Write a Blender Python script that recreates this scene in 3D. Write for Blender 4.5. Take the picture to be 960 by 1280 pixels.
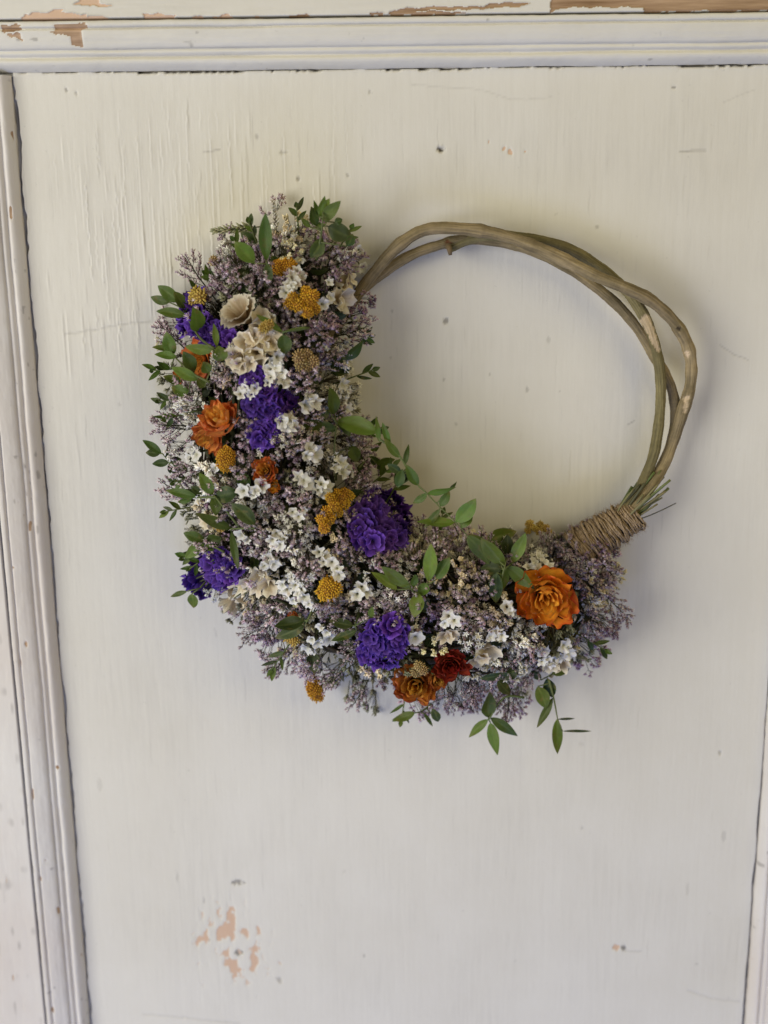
import bpy, math, random
import numpy as np
from mathutils import Vector, Matrix, Quaternion

for o in list(bpy.data.objects):
    bpy.data.objects.remove(o)
scene = bpy.context.scene
col = scene.collection
rnd = random.Random(11)
nrng = np.random.default_rng(5)

# ------------------------------------------------------------------ camera
FPX = 1500.0                       # focal length in photograph pixels (960 x 1280)
PITCH = math.radians(14.2); ROLL = 0.012; DIST = 0.6525
C = DIST * np.array([0, -math.cos(PITCH), math.sin(PITCH)])
F = -C / DIST
R0 = np.array([1., 0, 0]); U0 = np.cross(R0, F)
RT = R0 * math.cos(ROLL) - U0 * math.sin(ROLL)
UP = U0 * math.cos(ROLL) + R0 * math.sin(ROLL)
cam_d = bpy.data.cameras.new('camera')
cam = bpy.data.objects.new('camera', cam_d); col.objects.link(cam)
M = Matrix.Identity(4)
for i in range(3):
    M[i][0], M[i][1], M[i][2], M[i][3] = RT[i], UP[i], -F[i], C[i]
cam.matrix_world = M
cam_d.sensor_fit = 'VERTICAL'; cam_d.sensor_height = 24.0
cam_d.lens = FPX / 1280 * 24.0
cam_d.clip_start = 0.01; cam_d.clip_end = 50
cam_d.dof.use_dof = True
cam_d.dof.focus_distance = 0.606
cam_d.dof.aperture_fstop = 3.4
scene.camera = cam

# ------------------------------------------------------------------ light
world = bpy.data.worlds.new('World'); scene.world = world
world.use_nodes = True
bg = world.node_tree.nodes['Background']
bg.inputs['Color'].default_value = (1.0, 0.97, 0.93, 1)
bg.inputs['Strength'].default_value = 0.04

def area(name, loc, target, sx, sy, power, color):
    l = bpy.data.lights.new(name, 'AREA'); l.shape = 'RECTANGLE'
    l.size = sx; l.size_y = sy; l.energy = power; l.color = color
    o = bpy.data.objects.new(name, l); col.objects.link(o)
    d = Vector(target) - Vector(loc)
    o.rotation_euler = d.to_track_quat('-Z', 'Y').to_euler(); o.location = loc
    return o
area('window_light', (-1.60, -1.35, 0.10), (0, 0, 0), 1.3, 1.5, 48, (1.0, 0.972, 0.875))
area('warm_lamp', (1.35, -1.45, 1.05), (0, 0, 0.05), 1.4, 1.2, 20, (1.0, 0.85, 0.46))
area('doorway_light', (0.05, -1.10, -1.20), (0, 0, -0.25), 1.2, 0.9, 11.5, (0.38, 0.49, 1.0))

scene.view_settings.view_transform = 'Standard'
scene.view_settings.look = 'None'
scene.view_settings.exposure = -0.14
scene.view_settings.gamma = 1.0
scene.view_settings.use_curve_mapping = False

# ------------------------------------------------------------------ helpers
def P(px, py, h=0.0):
    """point at height h in front of the door panel (plane y = 0) on the line of sight of a photograph pixel"""
    v = F + RT * (px - 480) / FPX + UP * (640 - py) / FPX
    t = (-h - C[1]) / v[1]
    return Vector(C + v * t)
PXM = DIST / FPX                    # metres per photograph pixel at the panel

def vnoise(x, y, sx, sy, seed):
    """smooth value noise on arrays x, y with cell sizes sx, sy"""
    rg = np.random.default_rng(seed)
    T = rg.random((256, 256)).astype(np.float32)
    u = x / sx + 1000.37; v = y / sy + 1000.71
    i = np.floor(u).astype(int); j = np.floor(v).astype(int)
    a = u - i; b = v - j
    a = a * a * (3 - 2 * a); b = b * b * (3 - 2 * b)
    g = lambda p, q: T[p % 256, q % 256]
    return ((g(i, j) * (1 - a) + g(i + 1, j) * a) * (1 - b) + (g(i, j + 1) * (1 - a) + g(i + 1, j + 1) * a) * b) * 2 - 1

class MB:
    def __init__(s):
        s.v = []; s.f = []; s.c = []
    def add(s, verts, faces, cols):
        n = len(s.v)
        s.v.extend(verts)
        s.f.extend([tuple(i + n for i in f) for f in faces])
        if len(cols) == 3 and not hasattr(cols[0], '__len__'):
            cols = [cols] * len(verts)
        s.c.extend(cols)
    def mesh(s, name, mat, smooth=True):
        me = bpy.data.meshes.new(name)
        me.from_pydata([tuple(v) for v in s.v], [], s.f)
        at = me.attributes.new('Col', 'FLOAT_COLOR', 'POINT')
        arr = np.ones((len(s.v), 4), np.float32); arr[:, :3] = np.array(s.c, np.float32)
        at.data.foreach_set('color', arr.ravel())
        if smooth:
            me.polygons.foreach_set('use_smooth', np.ones(len(me.polygons), bool))
        me.materials.append(mat); me.update()
        return me

WM = {}
def link(name, data, parent, mw=None, label=None, kind=None):
    o = bpy.data.objects.new(name, data); col.objects.link(o)
    mw = Matrix.Identity(4) if mw is None else mw
    WM[o] = mw
    if parent is not None:
        o.parent = parent
        o.matrix_basis = WM[parent].inverted() @ mw
    else:
        o.matrix_basis = mw
    if label: o['label'] = label
    if kind: o['kind'] = kind
    return o

def frame(loc, axis, roll=0.0, scale=1.0, up=None):
    """matrix with local Z along axis"""
    z = Vector(axis).normalized()
    ref = Vector(up) if up is not None else (Vector((0, 0, 1)) if abs(z.z) < .9 else Vector((1, 0, 0)))
    x = ref.cross(z)
    if x.length < 1e-6: x = Vector((1, 0, 0)).cross(z)
    x.normalize(); y = z.cross(x)
    m = Matrix((x, y, z)).transposed().to_4x4()
    m = Matrix.Translation(loc) @ m @ Matrix.Rotation(roll, 4, 'Z')
    if hasattr(scale, '__len__'):
        return m @ Matrix.Diagonal((*scale, 1))
    return m @ Matrix.Scale(scale, 4)

def tube(mb, pts, rad, seg, colr, closed_ends=True, squash=None):
    pts = [Vector(p) for p in pts]; n = len(pts)
    if not hasattr(rad, '__len__'): rad = [rad] * n
    t0 = (pts[1] - pts[0]).normalized()
    ref = Vector((0, 0, 1)) if abs(t0.z) < .9 else Vector((1, 0, 0))
    x = ref.cross(t0).normalized()
    V = []; Fc = []; K = []
    for i in range(n):
        t = (pts[min(i + 1, n - 1)] - pts[max(i - 1, 0)])
        t = t.normalized() if t.length > 1e-9 else t0
        x = (x - t * x.dot(t)); x = x.normalized() if x.length > 1e-9 else ref.cross(t).normalized()
        y = t.cross(x)
        for k in range(seg):
            a = 2 * math.pi * k / seg
            V.append(pts[i] + (x * math.cos(a) + y * math.sin(a)) * rad[i])
            K.append(colr[i] if hasattr(colr[0], '__len__') else colr)
    for i in range(n - 1):
        for k in range(seg):
            k2 = (k + 1) % seg
            Fc.append((i * seg + k, i * seg + k2, (i + 1) * seg + k2, (i + 1) * seg + k))
    if closed_ends:
        Fc.append(tuple(range(seg))[::-1]); Fc.append(tuple((n - 1) * seg + k for k in range(seg)))
    mb.add(V, Fc, K)

def spline(pts, m):
    """Catmull-Rom through pts with m steps per span"""
    pts = [Vector(p) for p in pts]
    out = []
    for i in range(len(pts) - 1):
        p0 = pts[max(i - 1, 0)]; p1 = pts[i]; p2 = pts[i + 1]; p3 = pts[min(i + 2, len(pts) - 1)]
        for k in range(m):
            t = k / m
            out.append(0.5 * ((2 * p1) + (p2 - p0) * t + (2 * p0 - 5 * p1 + 4 * p2 - p3) * t * t + (3 * p1 - p0 - 3 * p2 + p3) * t ** 3))
    out.append(pts[-1])
    return out

# ------------------------------------------------------------------ materials
def nodes(name):
    m = bpy.data.materials.new(name); m.use_nodes = True
    nt = m.node_tree; b = nt.nodes['Principled BSDF']
    return m, nt, b
def N(nt, typ, **kw):
    n = nt.nodes.new(typ)
    for k, v in kw.items(): setattr(n, k, v)
    return n

def plant_material(name, rough=0.6, trans=0.25, bump=0.3, scale=900, hue=0.02, val=0.25, spec=0.3, mottle=0.25, spots=None):
    m, nt, b = nodes(name); L = nt.links.new
    at = N(nt, 'ShaderNodeAttribute', attribute_name='Col')
    oi = N(nt, 'ShaderNodeObjectInfo')
    tc = N(nt, 'ShaderNodeTexCoord')
    nz = N(nt, 'ShaderNodeTexNoise'); nz.inputs['Scale'].default_value = scale; nz.inputs['Detail'].default_value = 3
    L(tc.outputs['Object'], nz.inputs['Vector'])
    hs = N(nt, 'ShaderNodeHueSaturation')
    mr = N(nt, 'ShaderNodeMapRange'); mr.inputs[3].default_value = 0.5 - hue; mr.inputs[4].default_value = 0.5 + hue
    L(oi.outputs['Random'], mr.inputs[0]); L(mr.outputs[0], hs.inputs['Hue'])
    mv = N(nt, 'ShaderNodeMath', operation='MULTIPLY_ADD'); mv.inputs[1].default_value = mottle * 2; mv.inputs[2].default_value = 1 - mottle
    L(nz.outputs['Fac'], mv.inputs[0])
    wn = N(nt, 'ShaderNodeTexWhiteNoise', noise_dimensions='1D')
    L(oi.outputs['Random'], wn.inputs['W'])
    mw = N(nt, 'ShaderNodeMapRange'); mw.inputs[3].default_value = 1 - val; mw.inputs[4].default_value = 1 + val
    L(wn.outputs['Value'], mw.inputs[0])
    mm = N(nt, 'ShaderNodeMath', operation='MULTIPLY'); L(mv.outputs[0], mm.inputs[0]); L(mw.outputs[0], mm.inputs[1])
    src = at.outputs['Color']
    if spots:
        n3 = N(nt, 'ShaderNodeTexNoise'); n3.inputs['Scale'].default_value = 240; n3.inputs['Detail'].default_value = 2
        ge = N(nt, 'ShaderNodeNewGeometry'); L(ge.outputs['Position'], n3.inputs['Vector'])
        r3 = N(nt, 'ShaderNodeMapRange'); r3.inputs[1].default_value = .60; r3.inputs[2].default_value = .74; r3.inputs[4].default_value = .75
        L(n3.outputs['Fac'], r3.inputs[0])
        m3 = N(nt, 'ShaderNodeMix', data_type='RGBA'); m3.inputs['B'].default_value = (*spots, 1)
        L(r3.outputs[0], m3.inputs['Factor']); L(src, m3.inputs['A']); src = m3.outputs['Result']
    L(mm.outputs[0], hs.inputs['Value']); L(src, hs.inputs['Color'])
    L(hs.outputs['Color'], b.inputs['Base Color'])
    b.inputs['Roughness'].default_value = rough
    b.inputs['Specular IOR Level'].default_value = spec
    if bump:
        bp = N(nt, 'ShaderNodeBump'); bp.inputs['Strength'].default_value = bump; bp.inputs['Distance'].default_value = 0.0004
        L(nz.outputs['Fac'], bp.inputs['Height']); L(bp.outputs['Normal'], b.inputs['Normal'])
    if trans:
        tr = N(nt, 'ShaderNodeBsdfTranslucent'); L(hs.outputs['Color'], tr.inputs['Color'])
        mx = N(nt, 'ShaderNodeMixShader'); mx.inputs[0].default_value = trans
        L(b.outputs[0], mx.inputs[1]); L(tr.outputs[0], mx.inputs[2])
        L(mx.outputs[0], nt.nodes['Material Output'].inputs['Surface'])
    return m

MAT_FLORET = plant_material('dried_florets', 0.7, 0.06, 0.0, val=0.32, hue=0.022)
MAT_PETAL = plant_material('papery_petals', 0.6, 0.3, 0.35, 700, hue=0.006, val=0.15, mottle=0.15, spots=(.50, .38, .22))
MAT_VIOLET = plant_material('violet_petals', 0.55, 0.22, 0.5, 1100, hue=0.008, val=0.3, mottle=0.3)
MAT_ROSE = plant_material('rose_petals', 0.5, 0.25, 0.45, 500, hue=0.008, val=0.2, mottle=0.35)
MAT_LEAF = plant_material('leaf_skin', 0.42, 0.2, 0.25, 420, hue=0.018, val=0.34, spec=0.35, mottle=0.3, spots=(.14, .12, .03))
MAT_YELLOW = plant_material('yellow_heads', 0.75, 0.1, 0.3, 1200, hue=0.008, val=0.15)
MAT_STEM = plant_material('stems', 0.65, 0.0, 0.3, 800, val=0.25)

def vine_material():
    m, nt, b = nodes('vine_bark'); L = nt.links.new
    at = N(nt, 'ShaderNodeAttribute', attribute_name='Col')
    tc = N(nt, 'ShaderNodeTexCoord')
    n1 = N(nt, 'ShaderNodeTexNoise'); n1.inputs['Scale'].default_value = 55; n1.inputs['Detail'].default_value = 6; n1.inputs['Roughness'].default_value = 0.65
    n2 = N(nt, 'ShaderNodeTexNoise'); n2.inputs['Scale'].default_value = 650; n2.inputs['Detail'].default_value = 4
    ab = N(nt, 'ShaderNodeAttribute', attribute_name='bark'); mpb = N(nt, 'ShaderNodeMapping'); mpb.inputs['Scale'].default_value = (1, 1, .09)
    L(ab.outputs['Vector'], mpb.inputs['Vector'])
    L(tc.outputs['Object'], n1.inputs['Vector']); L(mpb.outputs[0], n2.inputs['Vector']); n2.inputs['Scale'].default_value = 900
    rp = N(nt, 'ShaderNodeValToRGB')
    rp.color_ramp.elements[0].position = 0.3; rp.color_ramp.elements[0].color = (0.60, 0.58, 0.50, 1)
    rp.color_ramp.elements[1].position = 0.72; rp.color_ramp.elements[1].color = (1.25, 1.18, 1.15, 1)
    L(n1.outputs['Fac'], rp.inputs[0])
    r2 = N(nt, 'ShaderNodeMapRange'); r2.inputs[1].default_value = 0.3; r2.inputs[2].default_value = 0.7; r2.inputs[3].default_value = 0.62; r2.inputs[4].default_value = 1.28
    L(n2.outputs['Fac'], r2.inputs[0])
    mx = N(nt, 'ShaderNodeVectorMath', operation='MULTIPLY'); L(at.outputs['Color'], mx.inputs[0]); L(rp.outputs[0], mx.inputs[1])
    m2 = N(nt, 'ShaderNodeVectorMath', operation='SCALE'); L(mx.outputs[0], m2.inputs[0]); L(r2.outputs[0], m2.inputs['Scale'])
    L(m2.outputs[0], b.inputs['Base Color'])
    b.inputs['Roughness'].default_value = 0.7; b.inputs['Specular IOR Level'].default_value = 0.25
    bp = N(nt, 'ShaderNodeBump'); bp.inputs['Strength'].default_value = 0.9; bp.inputs['Distance'].default_value = 0.0008
    L(n2.outputs['Fac'], bp.inputs['Height']); L(bp.outputs['Normal'], b.inputs['Normal'])
    return m
MAT_VINE = vine_material()

def twine_material():
    m, nt, b = nodes('jute_twine'); L = nt.links.new
    at = N(nt, 'ShaderNodeAttribute', attribute_name='Col')
    tc = N(nt, 'ShaderNodeTexCoord')
    mp = N(nt, 'ShaderNodeMapping'); mp.inputs['Rotation'].default_value = (0, math.radians(-35), 0); mp.inputs['Scale'].default_value = (1, 1, 0.25)
    n2 = N(nt, 'ShaderNodeTexNoise'); n2.inputs['Scale'].default_value = 1500; n2.inputs['Detail'].default_value = 4; n2.inputs['Roughness'].default_value = 0.7
    L(tc.outputs['Object'], mp.inputs['Vector']); L(mp.outputs[0], n2.inputs['Vector'])
    r2 = N(nt, 'ShaderNodeMapRange'); r2.inputs[1].default_value = 0.3; r2.inputs[2].default_value = 0.7; r2.inputs[3].default_value = 0.5; r2.inputs[4].default_value = 1.4
    L(n2.outputs['Fac'], r2.inputs[0])
    m2 = N(nt, 'ShaderNodeVectorMath', operation='SCALE'); L(at.outputs['Color'], m2.inputs[0]); L(r2.outputs[0], m2.inputs['Scale'])
    L(m2.outputs[0], b.inputs['Base Color'])
    b.inputs['Roughness'].default_value = 0.9; b.inputs['Specular IOR Level'].default_value = 0.1
    bp = N(nt, 'ShaderNodeBump'); bp.inputs['Strength'].default_value = 0.8; bp.inputs['Distance'].default_value = 0.0005
    L(n2.outputs['Fac'], bp.inputs['Height']); L(bp.outputs['Normal'], b.inputs['Normal'])
    return m
MAT_TWINE = twine_material()

def paint_material(name, grain_axis, c0=(0.640, 0.612, 0.540), c1=(0.685, 0.662, 0.600)):
    """old cream paint; attributes: bare (0..1, wood shows), dirt (0..1, grime in cracks), tone (wood tone)"""
    m, nt, b = nodes(name); L = nt.links.new
    tc = N(nt, 'ShaderNodeTexCoord')
    def noise(scale, vec, detail=4, rough=0.55):
        n = N(nt, 'ShaderNodeTexNoise'); n.inputs['Scale'].default_value = scale; n.inputs['Detail'].default_value = detail
        n.inputs['Roughness'].default_value = rough
        L(vec, n.inputs['Vector']); return n.outputs['Fac']
    mp = N(nt, 'ShaderNodeMapping'); s = [1, 1, 1]; s['xyz'.index(grain_axis)] = 0.06
    mp.inputs['Scale'].default_value = s
    L(tc.outputs['Object'], mp.inputs['Vector'])
    big = noise(9, tc.outputs['Object'], 5, 0.6)
    fine = noise(420, mp.outputs[0], 4, 0.6)
    spk = noise(260, tc.outputs['Object'], 2)
    rp = N(nt, 'ShaderNodeValToRGB')
    rp.color_ramp.elements[0].position = 0.32; rp.color_ramp.elements[0].color = (*c0, 1)
    rp.color_ramp.elements[1].position = 0.68; rp.color_ramp.elements[1].color = (*c1, 1)
    L(big, rp.inputs[0])
    # streaks
    st = N(nt, 'ShaderNodeMapRange'); st.inputs[1].default_value = 0.25; st.inputs[2].default_value = 0.6; st.inputs[3].default_value = 0.935; st.inputs[4].default_value = 1.0
    L(fine, st.inputs[0])
    sp = N(nt, 'ShaderNodeMapRange'); sp.inputs[1].default_value = 0.20; sp.inputs[2].default_value = 0.30; sp.inputs[3].default_value = 0.86; sp.inputs[4].default_value = 1.0
    L(spk, sp.inputs[0])
    pn = noise(14, tc.outputs['Object'], 3)
    pr = N(nt, 'ShaderNodeMapRange'); pr.inputs[1].default_value = 0.42; pr.inputs[2].default_value = 0.62; pr.inputs[3].default_value = 1.0; pr.inputs[4].default_value = st.inputs[3].default_value - .02
    L(pn, pr.inputs[0]); L(pr.outputs[0], st.inputs[3])
    mu = N(nt, 'ShaderNodeMath', operation='MULTIPLY'); L(st.outputs[0], mu.inputs[0]); L(sp.outputs[0], mu.inputs[1])
    pc = N(nt, 'ShaderNodeVectorMath', operation='SCALE'); L(rp.outputs[0], pc.inputs[0]); L(mu.outputs[0], pc.inputs['Scale'])
    # grime
    da = N(nt, 'ShaderNodeAttribute', attribute_name='dirt')
    mx = N(nt, 'ShaderNodeMix', data_type='RGBA'); mx.inputs['B'].default_value = (0.085, 0.070, 0.052, 1)
    L(da.outputs['Fac'], mx.inputs['Factor']); L(pc.outputs[0], mx.inputs['A'])
    # wood
    wr = N(nt, 'ShaderNodeValToRGB')
    wr.color_ramp.elements[0].position = 0.3; wr.color_ramp.elements[0].color = (0.20, 0.115, 0.055, 1)
    wr.color_ramp.elements[1].position = 0.65; wr.color_ramp.elements[1].color = (0.46, 0.31, 0.19, 1)
    L(fine, wr.inputs[0])
    ta = N(nt, 'ShaderNodeAttribute', attribute_name='tone')
    wt = N(nt, 'ShaderNodeMix', data_type='RGBA'); wt.inputs['B'].default_value = (0.60, 0.42, 0.29, 1)
    L(ta.outputs['Fac'], wt.inputs['Factor']); L(wr.outputs[0], wt.inputs['A'])
    ba = N(nt, 'ShaderNodeAttribute', attribute_name='bare')
    th = N(nt, 'ShaderNodeMapRange'); th.inputs[1].default_value = 0.34; th.inputs[2].default_value = 0.66
    L(ba.outputs['Fac'], th.inputs[0])
    m2 = N(nt, 'ShaderNodeMix', data_type='RGBA')
    L(th.outputs[0], m2.inputs['Factor']); L(mx.outputs['Result'], m2.inputs['A']); L(wt.outputs['Result'], m2.inputs['B'])
    L(m2.outputs['Result'], b.inputs['Base Color'])
    b.inputs['Roughness'].default_value = 0.5; b.inputs['Specular IOR Level'].default_value = 0.35
    bp = N(nt, 'ShaderNodeBump'); bp.inputs['Strength'].default_value = 0.14; bp.inputs['Distance'].default_value = 0.0005
    L(fine, bp.inputs['Height'])
    b2 = N(nt, 'ShaderNodeBump'); b2.inputs['Strength'].default_value = 0.12; b2.inputs['Distance'].default_value = 0.0006
    L(spk, b2.inputs['Height']); L(bp.outputs['Normal'], b2.inputs['Normal'])
    L(b2.outputs['Normal'], b.inputs['Normal'])
    return m
MAT_PAINT_V = paint_material('old_cream_paint_upright', 'z')
MAT_PAINT_S = paint_material('worn_paint_bounce_tint', 'z', (0.63, 0.575, 0.52), (0.70, 0.675, 0.635))  # worn paint with pinkish bounced light put into its colour
MAT_PAINT_H = paint_material('old_cream_paint_level', 'x')

# ------------------------------------------------------------------ the door
XL, XR, ZT = -0.1825, 0.2160, 0.2272
ZB = -0.40
MW = 0.0228                         # moulding width
door = bpy.data.objects.new('panelled_door', None); col.objects.link(door)
door.location = (0.0167, 0, ZB); WM[door] = Matrix.Translation(door.location)
door['label'] = 'old cream painted panelled door with peeling cracked paint behind the wreath'
door['category'] = 'door'

def in_poly(x, y, poly):
    ins = np.zeros(x.shape, bool)
    n = len(poly)
    for i in range(n):
        x0, y0 = poly[i]; x1, y1 = poly[(i + 1) % n]
        c = ((y0 > y) != (y1 > y))
        with np.errstate(divide='ignore', invalid='ignore'):
            xs = (x1 - x0) * (y - y0) / (y1 - y0 + 1e-15) + x0
        ins ^= c & (x < xs)
    return ins
def poly_wall(pts, h):
    out = []
    for p in pts:
        q = P(p[0], p[1], h); out.append((q.x, q.z))
    return out

def grid_mesh(name, Px, Py, Pz, attrs, mat, flip=False):
    """mesh from 2-D arrays of coordinates (rows, cols) with float attributes"""
    nr, nc = Px.shape
    me = bpy.data.meshes.new(name)
    co = np.stack([Px, Py, Pz], -1).reshape(-1, 3).astype(np.float32)
    idx = np.arange(nr * nc).reshape(nr, nc)
    q = np.stack([idx[:-1, :-1], idx[:-1, 1:], idx[1:, 1:], idx[1:, :-1]], -1).reshape(-1, 4)
    if flip: q = q[:, ::-1]
    nf = len(q)
    me.vertices.add(len(co)); me.vertices.foreach_set('co', co.ravel())
    me.loops.add(nf * 4); me.loops.foreach_set('vertex_index', np.ascontiguousarray(q).ravel().astype(np.int32))
    me.polygons.add(nf); me.polygons.foreach_set('loop_start', np.arange(0, nf * 4, 4, dtype=np.int32))
    me.polygons.foreach_set('use_smooth', np.ones(nf, bool))
    me.update(calc_edges=True)
    for k, a in attrs.items():
        at = me.attributes.new(k, 'FLOAT', 'POINT'); at.data.foreach_set('value', a.ravel().astype(np.float32))
    me.materials.append(mat); me.validate()
    return me

def to_local(mw): return WM[door].inverted() @ mw

# --- panel: height field with paint cracks, lips, chips and grime
nx, nz = 840, 640
gx = np.linspace(XL - 0.006, XR + 0.006, nx); gz = np.linspace(-0.345, ZT + 0.006, nz)
X, Z = np.meshgrid(gx, gz)
H = 0.00022 * vnoise(X, Z, 0.05, 0.09, 1) + 0.00008 * vnoise(X, Z, 0.012, 0.04, 2)
wx = X + 0.0018 * vnoise(X, Z, 0.03, 0.08, 3)
H += 0.000022 * vnoise(wx, Z, 0.0022, 0.06, 4) + 0.000014 * vnoise(wx, Z, 0.0011, 0.022, 5) + 0.000018 * vnoise(X, Z, 0.002, 0.004, 6)
dirt = np.zeros_like(X); bare = np.zeros_like(X); tone = np.ones_like(X)
crk = random.Random(4)
def crack(x0, z0, ln, amp, side, wob=0.00024, dk=0.35):
    i0 = np.searchsorted(gz, z0 - ln); i1 = np.searchsorted(gz, z0)
    j0 = max(0, np.searchsorted(gx, x0 - 0.008)); j1 = min(nx, np.searchsorted(gx, x0 + 0.008))
    if i1 - i0 < 3 or j1 - j0 < 3: return
    xs = X[i0:i1, j0:j1]; zs = Z[i0:i1, j0:j1]
    path = x0 + wob * vnoise(zs, zs * 0 + x0 * 50, 0.006, 1, crk.randrange(999)) + wob * .6 * vnoise(zs, zs * 0 + x0 * 50, 0.0018, 1, crk.randrange(999))
    dx = (xs - path) * side
    fade = np.clip((z0 - zs) / 0.006, 0, 1) * np.clip((zs - z0 + ln) / 0.006, 0, 1)
    a = amp * fade * (0.7 + 0.3 * vnoise(zs, zs * 0, 0.009, 1, 77))
    H[i0:i1, j0:j1] += 1.15 * np.where(dx > 0, a * np.exp(-dx / 0.0009), -0.3 * a * np.exp(dx / 0.0005))
    dirt[i0:i1, j0:j1] = np.maximum(dirt[i0:i1, j0:j1], .42 * dk * fade * np.clip(1.15 - np.abs(dx + 0.0002) / 0.00042, 0, 1))
for k in range(230):                # flaking area top left
    px = crk.gauss(215, 85); py = crk.uniform(115, 400)
    q = P(px, py); crack(q.x, q.z, crk.uniform(0.008, 0.042), crk.uniform(0.00008, 0.00036), crk.choice((1, 1, 1, -1)), dk=crk.uniform(0.1, 0.45))
for px, py, ln in ((145, 230, .06), (140, 255, .07), (185, 140, .03), (120, 150, .025), (152, 180, .05), (105, 210, .06), (176, 250, .05), (232, 140, .03), (262, 165, .05), (285, 150, .045), (127, 260, .06), (160, 300, .045)):
    q = P(px, py); crack(q.x, q.z, ln, 0.0005, 1, dk=0.5)
for k in range(420):                # fine checks all over
    px = crk.uniform(60, 940); py = crk.uniform(110, 700) if crk.random() < .75 else crk.uniform(700, 1250)
    q = P(px, py); crack(q.x, q.z, crk.uniform(0.004, 0.022), crk.uniform(0.00003, 0.00012), crk.choice((1, -1)), wob=0.0003, dk=crk.uniform(0.05, 0.3))
# short level cracks and scratches
def scratch(pts, w, depth, dk):
    global H, dirt
    for (a, b) in zip(pts[:-1], pts[1:]):
        A = P(*a); B = P(*b)
        j0, j1 = np.searchsorted(gx, [min(A.x, B.x) - .004, max(A.x, B.x) + .004]); i0, i1 = np.searchsorted(gz, [min(A.z, B.z) - .004, max(A.z, B.z) + .004])
        xs = X[i0:i1, j0:j1]; zs = Z[i0:i1, j0:j1]
        ux, uz = B.x - A.x, B.z - A.z; L2 = ux * ux + uz * uz
        t = np.clip(((xs - A.x) * ux + (zs - A.z) * uz) / L2, 0, 1)
        d = np.hypot(xs - A.x - t * ux, zs - A.z - t * uz + 0.0004 * vnoise(xs, zs, .003, .003, 9))
        g = np.clip(1 - d / w, 0, 1)
        H[i0:i1, j0:j1] -= depth * g; dirt[i0:i1, j0:j1] = np.maximum(dirt[i0:i1, j0:j1], dk * g)
scratch([(82, 418), (120, 412), (150, 405), (196, 401)], 0.0008, 0.0002, 0.25)
scratch([(900, 432), (918, 444), (935, 450)], 0.0006, 0.0002, 0.3)
scratch([(515, 106), (600, 112), (640, 125), (690, 122)], 0.0006, 0.0001, 0.14)
scratch([(850, 190), (882, 188)], 0.0008, 0.0002, 0.4)
scratch([(255, 190), (275, 188)], 0.0007, 0.0002, 0.35)
scratch([(785, 531), (793, 526)], 0.0007, 0.0002, 0.4)
scratch([(905, 127), (945, 112)], 0.0006, 0.0001, 0.15)
scratch([(180, 1268), (230, 1272), (300, 1280)], 0.0012, 0.0002, 0.14)
scratch([(860, 1238), (890, 1248), (925, 1252)], 0.0012, 0.0002, 0.14)
def pit(px, py, rx, rz, dk, br=0.0, depth=0.0004, tn=1.0):
    if not br and dk < .32: depth = .00008; rx *= .7; rz *= .7
    q = P(px, py)
    j0, j1 = np.searchsorted(gx, [q.x - .012, q.x + .012]); i0, i1 = np.searchsorted(gz, [q.z - .012, q.z + .012])
    xs = X[i0:i1, j0:j1]; zs = Z[i0:i1, j0:j1]
    d = np.hypot((xs - q.x) / (rx * PXM), (zs - q.z) / (rz * PXM)) + 0.45 * vnoise(xs, zs, .0012, .0018, int(px)) + 0.25 * vnoise(xs, zs, .0006, .0009, int(py))
    g = np.clip((1.0 - d) * 2.2, 0, 1)
    H[i0:i1, j0:j1] -= depth * g
    if br: bare[i0:i1, j0:j1] = np.maximum(bare[i0:i1, j0:j1], g * br); tone[i0:i1, j0:j1] = np.where(g > .1, tn, tone[i0:i1, j0:j1])
    dirt[i0:i1, j0:j1] = np.maximum(dirt[i0:i1, j0:j1], g * dk)
pit(551, 187, 4.5, 4.0, 0.95, depth=0.002)                        # nail hole
pit(550, 186, 8, 7, 0.25, depth=0.0003)
for a in ((630, 186, 2.5, 3.5), (638, 190, 3.5, 4), (611, 177, 1.5, 2), (656, 190, 2, 2)): pit(*a, 0.1, 0.9)
for a in ((557, 402, 4, 4, .6), (843, 109, 2.5, 2, .6), (490, 389, 2.5, 3, .25), (555, 475, 3, 4, .3), (570, 530, 3, 5, .28), (612, 468, 2, 3, .25), (659, 487, 3, 6, .3), (686, 425, 4, 6, .2), (747, 284, 4, 4, .3), (488, 447, 3, 3, .2), (700, 490, 2, 3, .2), (373, 223, 2.5, 3, .5), (435, 220, 2.5, 4, .45), (321, 170, 4, 6, .3), (355, 191, 5, 2.5, .35), (463, 115, 4, 2.5, .4), (83, 113, 2, 2, .5), (95, 117, 2, 3, .35), (297, 1103, 10, 4, .6), (900, 941, 3, 3, .35), (905, 1045, 4, 12, .18), (870, 1205, 4, 3, .25), (728, 1035, 3, 4, .2), (860, 1110, 4, 18, .12), (455, 1195, 3, 4, .3), (350, 1225, 5, 6, .35), (262, 1175, 3, 5, .3), (255, 1125, 3, 7, .25), (222, 1095, 4, 14, .15), (430, 1090, 4, 6, .1), (728, 930, 6, 8, .1), (270, 790, 4, 10, .1), (150, 505, 3, 8, .15), (125, 980, 5, 14, .12)): pit(*a)
q_ = P(294, 1184); dd = np.hypot((X - q_.x) / (40 * PXM), (Z - q_.z) / (52 * PXM))
fb = vnoise(X, Z, .0040, .0072, 75) + .6 * vnoise(X, Z, .0022, .0035, 72) + .35 * vnoise(X, Z, .0010, .0016, 73)
sc_ = np.clip((fb + .30 - 1.3 * np.clip(dd - .6, 0, 9)) * 1.5 + .1, 0, 1) * (dd < 1.7)
bare = np.maximum(bare, sc_ * .68); H -= 0.0003 * sc_
pit(299, 1192, 6, 5, 0.7)
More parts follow.
